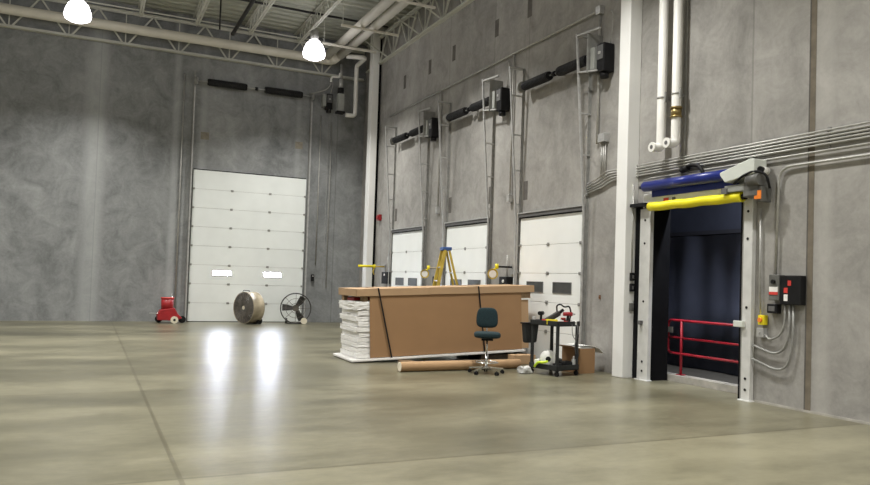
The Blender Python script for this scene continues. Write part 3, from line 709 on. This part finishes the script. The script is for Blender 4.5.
MB().box(-0.09, -0.001, -0.05, 0.05, -0.07, 0.07).build('box', 'yellow', t, bevel=0.008)
MB().cyl((-0.09, 0, 0.0), (-0.12, 0, 0.0), 0.032).build('button', 'orange', t)
t = tag(MB().box(XR-0.09, XR-0.001, 7.47, 7.59, 0.94, 1.07).build('junction_box', 'galv', bevel=0.006), 'small grey junction box below the yellow push button station', 'junction box')
MB().cyl((XR-0.095, 7.53, 1.0), (XR-0.09, 7.53, 1.0), 0.012, n=8).build('screw', 'chrome', t)
for i, (za, zm, y1) in enumerate(((0.98, 0.93, 7.47), (0.82, 0.74, 7.68), (0.62, 0.52, 7.68))):
    x = XR-0.06; ys = (7.14, 7.07, 7.01)[i]
    tag(MB().tube([(x, ys, 1.42), (x, ys, 1.15 - i*0.12), (x, ys+0.08, zm+0.05), (x, ys+0.25, zm - 0.02), (x, y1, za)], 0.016, n=10, bend=0.12).build('flexible_conduit', 'galv_dull'),
        ('uppermost grey flexible conduit curving left below the black box', 'middle grey flexible conduit curving left below the black box', 'lowest grey flexible conduit curving left below the black box')[i], 'conduit', 'flexible conduits')

# ================================================================== dock lights and door controls
def dock_light(label, yy, z, L1, armmat, drop):
    t = thing('dock_light', label, 'lamp', (XR, yy, z), 0, 'yellow dock lights')
    MB().box(-0.03, -0.001, -0.06, 0.06, -0.12, 0.12).build('wall_plate', 'galv_dull', t)
    MB().tube([(-0.03, 0, 0.05), (-L1, 0.05, 0.05)], 0.022).build('arm', armmat, t)
    MB().cyl((-L1, 0.05, 0.0), (-L1, 0.05, 0.11), 0.04).build('joint', 'yellow', t)
    if drop:
        MB().tube([(-L1-0.04, 0.05, 0.05), (-L1-0.50, 0.20, 0.05)], 0.04).build('arm', 'yellow', t)
        MB().tube([(-L1, 0.05, 0.0), (-L1-0.05, 0.04, -0.12), (-L1, 0.03, -0.22)], 0.02, bend=0.04).build('cord', 'ladder_yellow', t)
    else:
        M0 = Matrix.Translation((-L1-0.12, 0.02, -0.12)) @ Matrix.Rotation(-0.4, 4, 'Z') @ Matrix.Rotation(PI/2, 4, 'X')
        MB().tube([(-L1, 0.05, 0.02), (-L1-0.10, 0.05, -0.03)], 0.02).build('arm', 'yellow', t)
        MB().lathe([(0.06, -0.08), (0.11, -0.04), (0.12, 0.05), (0.115, 0.05), (0.09, 0.0)], M0).build('lamp_head', 'ladder_yellow', t)
        MB().lathe([(0.085, 0.01), (0.085, 0.02)], M0).build('lens_disc', 'sticker_white', t)
dock_light('yellow swing-arm dock light beside the corner column', 22.45, 1.93, 0.36, 'ladder_yellow', True)
dock_light('yellow swing-arm dock light left of the stepladder', 18.15, 1.88, 0.40, 'fan_tan', False)
dock_light('yellow swing-arm dock light between the middle and nearest dock doors', 14.45, 1.90, 0.40, 'black', False)
def ctrl(label, yy, z, w, h):
    t = thing('dock_control_box', label, 'control box', (XR, yy, z), 0, 'dock control boxes')
    MB().box(-0.16, -0.001, -w/2, w/2, -h/2, h/2).build('enclosure', 'black', t, bevel=0.01)
    MB().cyl((-0.16, -0.02, h*0.25), (-0.18, -0.02, h*0.25), 0.035).build('button', 'sticker_white', t)
    MB().tube([(-0.05, 0, h/2), (-0.05, 0.02, h/2+0.5)], 0.015).build('conduit', 'conduit', t)
ctrl('black dock control box on the wall right of the corner column', 22.1, 1.62, 0.5, 0.38)
ctrl('black dock control box on the wall behind the stepladder', 18.30, 1.52, 0.3, 0.36)
ctrl('black dock control box below the yellow light left of the nearest dock door', 14.62, 1.52, 0.36, 0.42)
t = thing('fire_alarm', 'small red fire alarm box high on the wall by the corner column', 'alarm', (XR, 23.02, 3.62))
MB().box(-0.10, -0.001, -0.10, 0.10, -0.10, 0.10).build('box', 'red_paint', t, bevel=0.01)
MB().cyl((-0.10, 0, 0), (-0.14, 0, 0), 0.07).build('horn', 'red_paint', t)

# ================================================================== wrapped crate
CX, CY = 4.66, 13.20
cr = thing('cardboard_crate', 'long brown cardboard crate with white foam slabs showing at its open left end', 'crate', (CX, CY, 0.02))
cr.rotation_euler = (0, -math.radians(2.6), -math.radians(1.6))
LN, DP = 3.80, 1.16
MB().box(-0.15, LN-0.2, -0.05, DP+0.04, 0.0, 0.045).build('base_board', 'foam', cr, bevel=0.01)
zz = 0.055; k = 0
while zz < 0.88:
    h = random.uniform(0.088, 0.112)
    a = random.uniform(-0.03, 0.03); b_ = random.uniform(-0.01, 0.02)
    m = MB(); m.box(a, 0.62, b_+0.03, DP-0.04+b_, zz, zz+h-0.008)
    bmesh.ops.subdivide_edges(m.bm, edges=m.bm.edges[:], cuts=5, use_grid_fill=True)
    for v in m.bm.verts: v.co += Vector((random.uniform(-.006, .006), random.uniform(-.006, .006), random.uniform(-.004, .004)))
    m.build('foam_slab', 'foam', cr, bevel=0.01); zz += h; k += 1
m = MB(); m.box(-0.04, 0.50, 0.02, DP-0.02, zz, zz+0.155)
bmesh.ops.subdivide_edges(m.bm, edges=m.bm.edges[:], cuts=5, use_grid_fill=True)
for v in m.bm.verts: v.co += Vector((random.uniform(-.012, .012), random.uniform(-.012, .012), random.uniform(-.01, .01)))
m.build('wrapped_bundle', 'foam', cr, bevel=0.02); ztop = zz+0.155
MB().box(0.24, LN-0.26, 0.0, 0.012, 0.055, 1.27).build('side_panel', 'card', cr)
MB().box(0.24, LN-0.26, DP-0.012, DP, 0.055, 1.27).build('side_panel', 'card', cr)
MB().box(LN-0.272, LN-0.26, 0.012, DP-0.012, 0.055, 1.27).build('end_panel', 'card_light', cr)
lid = MB(); a, b_, c_, d_ = -0.03, LN+0.04, -0.03, DP+0.03
lid.box(a, b_, c_, d_, 1.352, 1.365).box(a, b_, c_, c_+0.012, 1.225, 1.352).box(a, b_, d_-0.012, d_, 1.225, 1.352).box(a, a+0.012, c_, d_, 1.225, 1.352).box(b_-0.012, b_, c_, d_, 1.225, 1.352)
lido = lid.build('lid', 'card_light', cr, bevel=0.006)
MB().box(1.45, 2.02, c_-0.004, c_, 1.235, 1.362).box(1.45, 2.02, c_-0.004, c_+0.4, 1.365, 1.368).build('lid_overlap', 'card_light', lido)
MB().box(0.10, 0.22, 0.05, 0.17, ztop, 1.225).build('timber_block', 'wood', cr)
MB().box(0.0, 0.10, DP-0.22, DP-0.10, ztop, 1.225).build('timber_block', 'wood', cr)
MB().box(0.05, 0.45, 0.40, 0.85, ztop+0.005, 1.19).build('red_case', 'red_paint', cr, bevel=0.02)
def strap(x, xb):
    m = MB()
    m.beam((x, c_-0.008, 1.372), (x, d_+0.006, 1.372), 0.03, 0.004)
    m.beam((x, c_-0.008, 1.372), (xb, c_-0.012, 0.02), 0.03, 0.004, (0, 1, 0))
    m.beam((x, d_+0.008, 1.372), (xb, d_+0.012, 0.02), 0.03, 0.004, (0, 1, 0))
    m.build('strap', 'black', cr)
strap(0.40, 0.66); strap(2.53, 2.66)
MB().box(LN-0.255, LN-0.02, 0.04, 0.14, 1.10, 1.22).build('timber_block', 'wood', cr)
MB().box(LN-0.255, LN+0.0, 0.03, 0.5, 1.07, 1.10).build('white_strip', 'paper_white', cr)
MB().box(LN-0.255, LN-0.06, 0.06, DP-0.1, 0.06, 1.07).build('inner_carton', 'card_light', cr)
# pallets below the crate
def pallet(label, loc, rz, Lx, Ly, m_, h=0.12):
    t = thing('wooden_pallet', label, 'pallet', loc, rz, 'pallets under the crate')
    for k in range(7): MB().box(-Lx/2 + k*(Lx-0.1)/6, -Lx/2 + k*(Lx-0.1)/6 + 0.09, -Ly/2, Ly/2, h-0.018, h).build('deck_board', m_, t)
    for yy in (-Ly/2, -0.02, Ly/2-0.04): MB().box(-Lx/2, Lx/2, yy, yy+0.04, 0.0, h-0.018).build('runner', m_, t)
pallet('dark wooden pallet under the right part of the crate', (7.80, 13.68, 0), 0, 1.1, 1.10, 'wood_dark', 0.135)
tag(MB().box(5.9, 8.30, 12.86, 12.98, 0.0, 0.05).build('loose_timber', 'wood_dark', bevel=0.004), 'dark timber board lying along the foot of the crate', 'board')
for i, (xx, yy, l, h, lb) in enumerate(((7.85, 12.55, 0.5, 0.18, 'folded brown cardboard sheet lying between crate and tool cart'), (5.55, 13.00, 0.25, 0.05, 'small wood offcut lying in front of the crate'))):
    tag(MB().box(xx-l/2, xx+l/2, yy-0.12, yy+0.12, 0.0, h).build(('folded_cardboard', 'wood_offcut')[i], ('card_light', 'wood')[i], bevel=0.006), lb, ('cardboard', 'wood')[i])

# cardboard tube on the floor
t = thing('cardboard_tube', 'long brown cardboard tube lying on the floor in front of the crate', 'tube', (4.92, 11.70, 0.087), math.atan2(0.08, 2.7)); t.location.y += 0.10
m = MB(); m.cyl((0, 0, 0), (2.45, 0, 0), 0.086, n=28, caps=False)
m.cyl((0, 0, 0), (2.45, 0, 0), 0.070, n=28, caps=False); m.build('shell', 'card_tube', t)
m = MB(); m.lathe([(0.0705, 0), (0.085, 0), (0.086, 0.012), (0.0705, 0.012)], Matrix.Rotation(PI/2, 4, 'Y')); m.build('rim', 'card_core', t)
MB().cyl((0.02, 0, 0), (0.04, 0, 0), 0.070, n=24).build('end_plug', 'card_core', t)
MB().cyl((1.55, 0, 0), (1.62, 0, 0), 0.0865, n=28, caps=False).build('tape_band', 'tape', t)

# ================================================================== drafting chair
ch = thing('drafting_chair', 'teal fabric drafting chair on a chrome five-star base in front of the crate', 'chair', (6.35, 11.30, 0), math.radians(-27))
def pad(w, d, h, c, name, m_, parent, rx=0):
    m = MB(); m.box(-w/2, w/2, -d/2, d/2, -h/2, h/2)
    bmesh.ops.subdivide_edges(m.bm, edges=m.bm.edges[:], cuts=1, use_grid_fill=True)
    Mx = Matrix.Translation(c) @ Matrix.Rotation(rx, 4, 'X')
    for v in m.bm.verts: v.co = Mx @ v.co
    return m.build(name, m_, parent, sub=3)
pad(0.465, 0.45, 0.115, (0, -0.02, 0.675), 'seat', 'teal', ch)
m = MB(); m.box(-0.195, 0.195, -0.05, 0.05, -0.18, 0.18); bmesh.ops.subdivide_edges(m.bm, edges=m.bm.edges[:], cuts=1, use_grid_fill=True)
for v in m.bm.verts:
    v.co.y -= 0.5*v.co.x**2; v.co.x *= 1 - 0.7*max(0, v.co.z)
Mx = Matrix.Translation((0, 0.25, 0.96)) @ Matrix.Rotation(-0.10, 4, 'X')
for v in m.bm.verts: v.co = Mx @ v.co
m.build('backrest', 'teal', ch, sub=3)
MB().tube([(0, 0.05, 0.60), (0, 0.28, 0.60), (0, 0.30, 0.75), (0, 0.27, 0.95)], 0.014, bend=0.06).build('back_support', 'chrome', ch)
MB().box(-0.10, 0.10, -0.12, 0.10, 0.58, 0.61).build('seat_plate', 'black', ch)
MB().cyl((0, 0, 0.10), (0, 0, 0.34), 0.028, n=16).cyl((0, 0, 0.34), (0, 0, 0.59), 0.016, n=16).build('gas_column', 'chrome', ch)
m = MB(); m.tube([(0.20*math.cos(k*PI/12), 0.20*math.sin(k*PI/12), 0.20) for k in range(24)], 0.011, closed=True); 
for k in range(3): a = k*2*PI/3; m.tube([(0.02*math.cos(a), 0.02*math.sin(a), 0.18), (0.20*math.cos(a), 0.20*math.sin(a), 0.20)], 0.008)
m.build('foot_ring', 'chrome', ch)
m = MB(); m.cyl((0, 0, 0.075), (0, 0, 0.13), 0.045)
for k in range(5):
    a = k*2*PI/5 + 0.3; m.beam((0.03*math.cos(a), 0.03*math.sin(a), 0.115), (0.31*math.cos(a), 0.31*math.sin(a), 0.085), 0.04, 0.025)
m.build('star_base', 'chrome', ch)
for k in range(5):
    a = k*2*PI/5 + 0.3; c0 = Vector((0.30*math.cos(a), 0.30*math.sin(a), 0)); n_ = Vector((-math.sin(a), math.cos(a), 0))
    m = MB()
    for s in (-1, 1): m.cyl(c0 + n_*s*0.010 + Vector((0,0,0.03)), c0 + n_*s*0.028 + Vector((0,0,0.03)), 0.03, n=14)
    m.cyl(c0 + Vector((0,0,0.04)), c0 + Vector((0,0,0.09)), 0.010, n=8); m.build('caster', 'black', ch)

# ================================================================== tool cart
CA = Vector((7.50, 10.95, 0)); CB = Vector((7.58, 11.72, 0)); CC = Vector((8.16, 11.02, 0))
ang = math.radians(14); CO = Vector((7.36, 10.62, 0)); ZTR = 0.865
ct = thing('utility_cart', 'dark two-shelf utility cart loaded with tools before the nearest dock door', 'cart', CO, ang)
WX, WY = 0.58, 0.66
def tray(z, name):
    m = MB(); m.box(0, WX, 0, WY, z, z+0.02); h = 0.09
    m.box(0, WX, 0, 0.02, z, z+h).box(0, WX, WY-0.02, WY, z, z+h).box(0, 0.02, 0, WY, z, z+h).box(WX-0.02, WX, 0, WY, z, z+h)
    m.build(name, 'cart_grey', ct, bevel=0.006)
tray(ZTR, 'top_tray'); tray(0.10, 'bottom_tray')
for x in (0.035, WX-0.035):
    for y in (0.035, WY-0.035):
        MB().box(x-0.024, x+0.024, y-0.024, y+0.024, 0.12, ZTR+0.02).build('leg', 'cart_grey', ct, bevel=0.008)
        m = MB(); m.cyl((x-0.016, y, 0.042), (x+0.016, y, 0.042), 0.042, n=18).cyl((x, y, 0.04), (x, y, 0.11), 0.012, n=8).box(x-0.025, x+0.025, y-0.03, y+0.03, 0.088, 0.10)
        m.build('caster', 'black_rubber', ct)
MB().tube([(0.06, WY, 0.87), (0.06, WY+0.06, 0.90), (WX-0.06, WY+0.06, 0.90), (WX-0.06, WY, 0.87)], 0.014, bend=0.05).build('push_handle', 'cart_grey', ct)
def T(x, y, z): return Matrix.Translation(CO) @ Matrix.Rotation(ang, 4, 'Z') @ Vector((x, y, z))
# bin hanging at the cart's far left side
t = thing('hanging_bin', 'dark plastic bin hanging on the left side of the tool cart', 'bin', T(0.06, WY+0.13, 0.0) + Vector((0, 0, 0.52)), ang)
m = MB(); m.box(-0.10, 0.26, -0.06, 0.06, 0, 0.36)
for v in m.bm.verts:
    if v.co.z < 0.01: v.co.x = 0.08 + (v.co.x-0.08)*0.8; v.co.y *= 0.8
m.build('body', 'cart_grey', t, bevel=0.03)
MB().box(-0.11, 0.27, -0.07, 0.07, 0.345, 0.37).build('rim', 'black', t, bevel=0.005)
# tools
ZT = ZTR+0.021
def tool_drill(label, x, y, rz, body, tip):
    t = thing('power_drill', label, 'drill', T(x, y, ZT), ang+rz)
    MB().box(-0.05, 0.05, -0.035, 0.035, 0, 0.05).build('battery', 'black', t, bevel=0.006)
    MB().beam((0, 0, 0.05), (0.02, 0, 0.16), 0.035, 0.045).build('grip', 'black', t, bevel=0.008)
    MB().cyl((-0.07, 0, 0.185), (0.09, 0, 0.185), 0.036, n=16).build('body', body, t)
    MB().cyl((0.09, 0, 0.185), (0.145, 0, 0.185), 0.024, 0.012, n=14).build('chuck', tip, t)
tool_drill('black cordless drill standing in the middle of the tool cart top', 0.12, 0.52, 0.4, 'black', 'galv')
tool_drill('red cordless drill standing at the right side of the tool cart top', 0.46, 0.20, -0.6, 'red_paint', 'galv')
t = thing('reciprocating_saw', 'black power tool leaning up with a looped cable on the tool cart', 'power tool', T(0.30, 0.38, ZT), ang)
MB().beam((-0.14, 0.05, 0.05), (0.10, -0.05, 0.20), 0.08, 0.09).build('body', 'fan_dark', t, bevel=0.015)
MB().beam((0.10, -0.05, 0.20), (0.17, -0.08, 0.26), 0.05, 0.05).build('handle', 'black', t, bevel=0.01)
MB().tube([(0.06, -0.03, 0.20), (0.04, -0.03, 0.33), (0.12, -0.05, 0.36), (0.18, -0.09, 0.30), (0.26, -0.14, 0.33), (0.30, -0.15, 0.20), (0.26, -0.14, 0.02)], 0.014, bend=0.05).build('cable', 'black', t)
MB().box(-0.20, -0.06, 0.00, 0.10, 0.0, 0.08).build('guard', 'sticker_red', t, bevel=0.01)
t = tag(MB().box(-0.10, 0.10, -0.04, 0.04, 0, 0.09).build('tool_case', 'yellow', bevel=0.008), 'small yellow box on the front left edge of the tool cart top', 'box')
t.location = T(0.10, 0.24, ZT+0.0); t.rotation_euler = (0, 0, ang-0.5)
small = (('pliers', 0.46, 0.44, 0.2, 'sticker_red', 'red handled pliers lying in the middle of the tool cart top', 'pliers'),
         ('pliers', 0.32, 0.12, 1.2, 'sticker_red', 'red handled pliers lying at the near edge of the tool cart top', 'pliers'),
         ('screwdriver', 0.42, 0.60, 0.0, 'sticker_red', 'red handled screwdriver on the tool cart top by the dock door', 'screwdriver'))
for nm, x, y, rz, mm, lb, ctg in small:
    t = thing(nm, lb, ctg, T(x, y, ZT), ang+rz)
    if nm == 'pliers':
        for s in (-1, 1): MB().tube([(-0.10, s*0.045, 0.05), (-0.03, s*0.022, 0.055), (0.02, s*0.004, 0.05)], 0.014, bend=0.02).build('handle', mm, t)
        MB().beam((0.02, 0, 0.05), (0.09, 0, 0.04), 0.03, 0.02).build('jaw', 'galv', t)
        MB().box(-0.10, 0.08, -0.05, 0.05, 0, 0.036).build('tray', 'paper_white', t, bevel=0.004)
    else:
        MB().cyl((-0.12, 0, 0.022), (-0.01, 0, 0.022), 0.018).build('handle', mm, t); MB().cyl((-0.01, 0, 0.022), (0.10, 0, 0.022), 0.004, n=8).build('shank', 'chrome', t)
for i, (x, y, h, mm, lb) in enumerate(((0.24, 0.20, 0.08, 'paper_white', 'white parts carton in the middle of the tool cart top'), (0.50, 0.06, 0.07, 'paper_white', 'white parts carton at the right corner of the tool cart top'), (0.28, 0.56, 0.08, 'black', 'black parts box at the back of the tool cart top'))):
    o = MB().box(-0.07, 0.07, -0.055, 0.055, 0, h).build('parts_carton', mm, bevel=0.006); o.location = T(x, y, ZT); o.rotation_euler = (0, 0, ang+0.3*i); tag(o, lb, 'box')
for i, (x, y, w1, d1, h1, mm, nm, lb, ctg) in enumerate((
    (0.10, 0.08, 0.10, 0.06, 0.05, 'sticker_red', 'tape_roll_box', 'small red box at the front corner of the tool cart top', 'box'),
    (0.40, 0.33, 0.12, 0.05, 0.09, 'paper_white', 'parts_carton', 'white carton between the red pliers and red drill on the cart', 'box'),
    (0.54, 0.36, 0.05, 0.09, 0.11, 'sticker_red', 'spray_box', 'red upright carton at the right rear of the tool cart top', 'box'),
    (0.05, 0.62, 0.05, 0.05, 0.12, 'flesh_grey', 'grey_canister', 'grey canister at the left rear corner of the tool cart top', 'canister'))):
    o = MB().box(-w1/2, w1/2, -d1/2, d1/2, 0, h1).build(nm, mm, bevel=0.008); o.location = T(x, y, ZT); o.rotation_euler = (0, 0, ang+0.4*i); tag(o, lb, ctg)
t = tag(MB().tube([T(0.48, -0.02, 0.90), T(0.46, -0.04, 0.68), T(0.38, -0.05, 0.55), T(0.42, -0.05, 0.38)], 0.006, n=6, bend=0.1).tube([T(0.34, -0.02, 0.90), T(0.33, -0.04, 0.70), T(0.46, -0.05, 0.60), T(0.50, -0.05, 0.34)], 0.006, n=6, bend=0.1).build('electric_cord', 'gasket'), 'thin grey cords dangling from the tool cart top', 'cord')
# lower shelf contents
for nm, x, y, w1, d1, h1, mm, lb, ctg, rr in (
    ('cloth_bundle', 0.06, 0.50, 0.12, 0.10, 0.14, 'paper_white', 'white cloth bundle at the left end of the lower cart shelf', 'cloth', 0.3),
    ('battery_charger', 0.14, 0.12, 0.16, 0.12, 0.10, 'black', 'black charger box at the front corner of the lower cart shelf', 'charger', 0.5),
    ('spray_bottle', 0.50, 0.06, 0.05, 0.05, 0.16, 'flesh_grey', 'grey bottle at the right end of the lower cart shelf', 'bottle', 0.2)):
    m = MB(); m.box(-w1/2, w1/2, -d1/2, d1/2, 0, h1)
    if nm == 'spray_bottle': m.cyl((0, 0, h1), (0, 0, h1+0.05), 0.014, n=10)
    o = m.build(nm, mm, bevel=0.02); o.location = T(x, y, 0.122); o.rotation_euler = (0, 0, rr); tag(o, lb, ctg)
t = thing('paper_roll', 'white paper roll with a dark core standing on edge in the tool cart', 'paper roll', T(0.17, 0.36, 0.121+0.152), math.radians(-34))
MB().lathe([(0.045, -0.08), (0.145, -0.08), (0.15, -0.07), (0.15, 0.07), (0.145, 0.08), (0.045, 0.08)], Matrix.Rotation(PI/2, 4, 'X') @ Matrix.Identity(4), n=32).build('paper', 'paper_white', t)
MB().cyl((0, -0.083, 0), (0, 0.083, 0), 0.046, n=20).build('core', 'black', t)
o = MB().box(-0.13, 0.13, -0.10, 0.10, 0, 0.12).build('black_bag', 'black', bevel=0.03); o.location = T(0.40, 0.16, 0.122); o.rotation_euler = (0, 0, 0.3); tag(o, 'black tool bag on the lower shelf of the tool cart', 'bag')
o = MB().box(-0.09, 0.09, -0.14, 0.14, 0, 0.15).build('black_bag', 'fan_dark', bevel=0.03); o.location = T(0.43, 0.45, 0.122); tag(o, 'dark brown bag at the back of the lower cart shelf', 'bag')
m = MB(); m.tube([T(-0.03, 0.50, 0.13), T(-0.035, 0.42, 0.22), T(-0.03, 0.30, 0.22), T(-0.03, 0.20, 0.25)], 0.022, bend=0.06); tag(m.build('reflective_strap', 'hi_vis'), 'neon yellow-green strap hanging over the lower cart shelf edge', 'strap')
m = MB(); m.box(-0.13, 0.10, -0.09, 0.09, 0, 0.14); bmesh.ops.subdivide_edges(m.bm, edges=m.bm.edges[:], cuts=3, use_grid_fill=True)
for v in m.bm.verts: v.co += Vector((random.uniform(-.04, .04), random.uniform(-.04, .04), random.uniform(-.07, .02)))
for v in m.bm.verts: v.co.z = max(0, v.co.z)
o = m.build('crumpled_plastic', 'flesh_grey', sub=1); o.location = (7.10, 11.22, 0.0); tag(o, 'crumpled clear plastic wrap on the floor left of the cart', 'plastic wrap')

# open carton right of the cart
t = thing('open_carton', 'open brown cardboard carton on the floor between cart and column', 'box', (7.93, 10.88, 0), math.radians(6))
w_, d_2, h_ = 0.37, 0.48, 0.45
t.location = (8.055, 10.93, 0)
m = MB(); s_ = 0.008
m.box(0, w_, 0, s_, 0, h_).box(0, w_, d_2-s_, d_2, 0, h_).box(0, s_, s_, d_2-s_, 0, h_).box(w_-s_, w_, s_, d_2-s_, 0, h_).box(s_, w_-s_, s_, d_2-s_, 0, s_)
m.build('body', 'card', t)
m = MB(); pts = [(w_*0.2, h_+0.05), (w_*0.7, h_+0.05), (w_+0.02, h_+0.03), (w_+0.14, h_-0.01), (w_+0.24, h_-0.09)]
m.prism(pts + [(a_, b_-0.008) for a_, b_ in pts[::-1]], d_2*0.9, Matrix.Translation((0, 0.03, 0))); m.build('white_sheet', 'paper_white', t)
MB().beam((0, d_2/2, h_), (-0.20, d_2/2, h_+0.05), d_2, 0.006, (0, 0, 1)).build('flap', 'card_light', t)
MB().box(s_, w_-s_, 0.05, d_2-s_, h_-0.04, h_+0.02).build('paper_fill', 'paper_white', t, bevel=0.01)

# ================================================================== stepladder
ld = thing('stepladder', 'yellow fibreglass stepladder with a blue top standing behind the crate', 'ladder', (7.70, 15.8, 0), math.radians(-12))
HT = 2.32
def lad():
    for s in (-1, 1):
        MB().beam((s*0.30, -0.02, 0.01), (s*0.15, 0.42, HT), 0.035, 0.075, (0, 1, 0)).build('front_rail', 'ladder_yellow', ld)
        MB().beam((s*0.28, 1.10, 0.01), (s*0.14, 0.52, HT), 0.03, 0.05, (0, 1, 0)).build('rear_rail', 'ladder_yellow', ld)
    for k in range(1, 7):
        f = k/7.3; hw = 0.30-0.15*f; y = -0.02+0.44*f
        MB().box(-hw, hw, y-0.02, y+0.06, HT*f-0.015, HT*f+0.012).build('step', 'aluminium', ld)
    for k in (1, 3, 5):
        f = k/6.5; hw = 0.28-0.14*f; y = 1.10-0.58*f
        MB().box(-hw, hw, y-0.012, y+0.012, HT*f-0.015, HT*f+0.015).build('brace', 'aluminium', ld)
    MB().box(-0.17, 0.17, 0.36, 0.58, HT-0.01, HT+0.07).build('top_cap', 'ladder_blue', ld, bevel=0.015)
    for s in (-1, 1): MB().beam((s*0.225, 0.20, 1.2), (s*0.21, 0.82, 1.2), 0.015, 0.02).build('spreader', 'aluminium', ld)
lad()
ld.rotation_euler = (0, 0, math.radians(-102)); ld.location = (7.22, 15.90, 0)

# ================================================================== fans and red machine by the back door
def fan_guard(m, R, y, n_ring, n_sp, r=0.005):
    for k in range(1, n_ring+1):
        rr = R*k/n_ring; m.tube([(rr*math.cos(2*PI*i/28), y, rr*math.sin(2*PI*i/28)) for i in range(28)], r, n=5, closed=True)
    for k in range(n_sp):
        a = 2*PI*k/n_sp; m.tube([(0.05*math.cos(a), y, 0.05*math.sin(a)), (R*math.cos(a), y, R*math.sin(a))], r, n=5)
R_ = 0.50
t = thing('drum_fan', 'dusty tan drum fan on wheels in front of the tall back door', 'fan', (4.72, 24.05, 0.52), math.radians(-62))
m = MB(); m.lathe([(R_-0.012, -0.21), (R_+0.012, -0.22), (R_+0.012, -0.19), (R_, -0.18), (R_, 0.18), (R_+0.012, 0.19), (R_+0.012, 0.22), (R_-0.012, 0.21), (R_-0.012, -0.20)], Matrix.Rotation(PI/2, 4, 'X'), n=40)
fs = [f for f in m.bm.faces if len(f.verts) > 4]; bmesh.ops.delete(m.bm, geom=fs, context='FACES'); m.build('drum', 'fan_tan', t)
m = MB(); fan_guard(m, R_-0.02, -0.21, 16, 24, 0.0105); m.build('front_guard', 'fan_dirty', t)
m = MB(); fan_guard(m, R_-0.02, 0.21, 6, 12); m.build('rear_guard', 'fan_dirty', t)
m = MB()
for k in range(4):
    a = k*PI/2 + 0.4
    m.prism([(0.06, -0.07), (R_-0.06, -0.16), (R_-0.05, 0.12), (0.06, 0.07)], 0.015, Matrix.Rotation(a, 4, 'Y') @ Matrix.Translation((0, 0.0, 0)) @ Matrix.Rotation(0.25, 4, 'X'))
m.build('blades', 'fan_dirty', t)
MB().cyl((0, -0.225, 0), (0, -0.19, 0), 0.06).build('badge', 'wheel_cream', t)
MB().cyl((0, -0.05, 0), (0, 0.18, 0), 0.09).build('motor', 'fan_dark', t)
m = MB(); m.tube([(-0.30, 0.18, -0.42), (-0.30, 0.10, -0.49), (0.30, 0.10, -0.49), (0.30, 0.18, -0.42)], 0.018, bend=0.03).build('stand', 'black', t)
for s in (-1, 1): MB().cyl((s*0.26, 0.20, -0.42), (s*0.32, 0.20, -0.42), 0.10, n=20).build('wheel', 'black_rubber', t)
MB().tube([(-0.15, -0.15, R_), (-0.15, -0.12, R_+0.05), (0.15, -0.12, R_+0.05), (0.15, -0.15, R_)], 0.012, bend=0.03).build('handle', 'fan_dark', t)

t = thing('round_fan', 'thin black ring fan with three dark blades at the right of the back door', 'fan', (6.26, 24.10, 0.52), math.radians(-14))
m = MB(); m.lathe([(R_-0.02, -0.05), (R_+0.01, -0.06), (R_+0.01, 0.08), (R_-0.02, 0.08), (R_-0.02, -0.05)], Matrix.Rotation(PI/2, 4, 'X'), n=40)
fs = [f for f in m.bm.faces if len(f.verts) > 4]; bmesh.ops.delete(m.bm, geom=fs, context='FACES'); m.build('ring', 'fan_dark', t)
m = MB(); fan_guard(m, R_-0.02, -0.05, 3, 8, 0.007); m.build('guard', 'fan_dirty', t)
m = MB()
for k in range(3):
    a = k*2*PI/3 + PI
    m.prism([(0.05, -0.05), (R_*0.55, -0.12), (R_-0.06, -0.13), (R_-0.06, 0.09), (R_*0.5, 0.08), (0.05, 0.05)], 0.015, Matrix.Rotation(a, 4, 'Y') @ Matrix.Rotation(0.3, 4, 'X'))
m.build('blades', 'fan_dark', t)
MB().cyl((0, -0.02, 0), (0, 0.16, 0), 0.11).build('motor', 'fan_dirty', t)
MB().tube([(-0.3, 0.08, -0.40), (-0.28, 0.05, -0.50), (0.28, 0.05, -0.50), (0.3, 0.08, -0.40)], 0.016, bend=0.03).build('stand', 'fan_dark', t)
MB().cyl((0.28, -0.16, -0.41), (0.28, -0.10, -0.41), 0.105, n=24).build('wheel', 'wheel_cream', t)
MB().cyl((-0.33, 0.16, -0.43), (-0.26, 0.16, -0.43), 0.085, n=20).build('wheel', 'black_rubber', t)
for o in t.children:
    if o.name.startswith('wheel') and o.data.materials[0].name == 'wheel_cream': o['label'] = 'cream wheel'

t = thing('red_floor_machine', 'red wheeled machine parked left of the tall back door', 'machine', (2.28, 24.3, 0), 0)
yz = lambda poly, d, y: MB().prism(poly, d, Matrix.Translation((0, y, 0)))
yz([(-0.30, 0.10), (0.22, 0.08), (0.42, 0.16), (0.28, 0.30), (0.18, 0.48), (-0.22, 0.42), (-0.32, 0.28)], 0.44, -0.22).build('chassis', 'red_paint', t, bevel=0.02)
MB().cyl((-0.02, 0, 0.40), (-0.02, 0, 0.76), 0.185, n=24).build('tank', 'red_paint', t)
MB().cyl((-0.02, 0, 0.76), (-0.02, 0, 0.79), 0.20, n=24).build('tank_lid', 'sticker_red', t)
for x, y_, m_ in ((0.18, -0.25, 'wheel_cream'), (0.44, 0.05, 'black_rubber'), (-0.24, 0.20, 'black_rubber')):
    o = MB().cyl((x, y_-0.03, 0.11), (x, y_+0.03, 0.11), 0.11, n=22).build('wheel', m_, t)
    MB().cyl((x, y_-0.035, 0.11), (x, y_-0.03, 0.11), 0.04, n=14).build('hub', 'black', o)
MB().tube([(-0.20, -0.2, 0.30), (-0.55, -0.22, 0.31)], 0.012).build('tow_handle', 'aluminium', t)
MB().tube([(0.12, 0.1, 0.40), (0.12, 0.12, 0.90)], 0.012).build('upright_handle', 'aluminium', t)
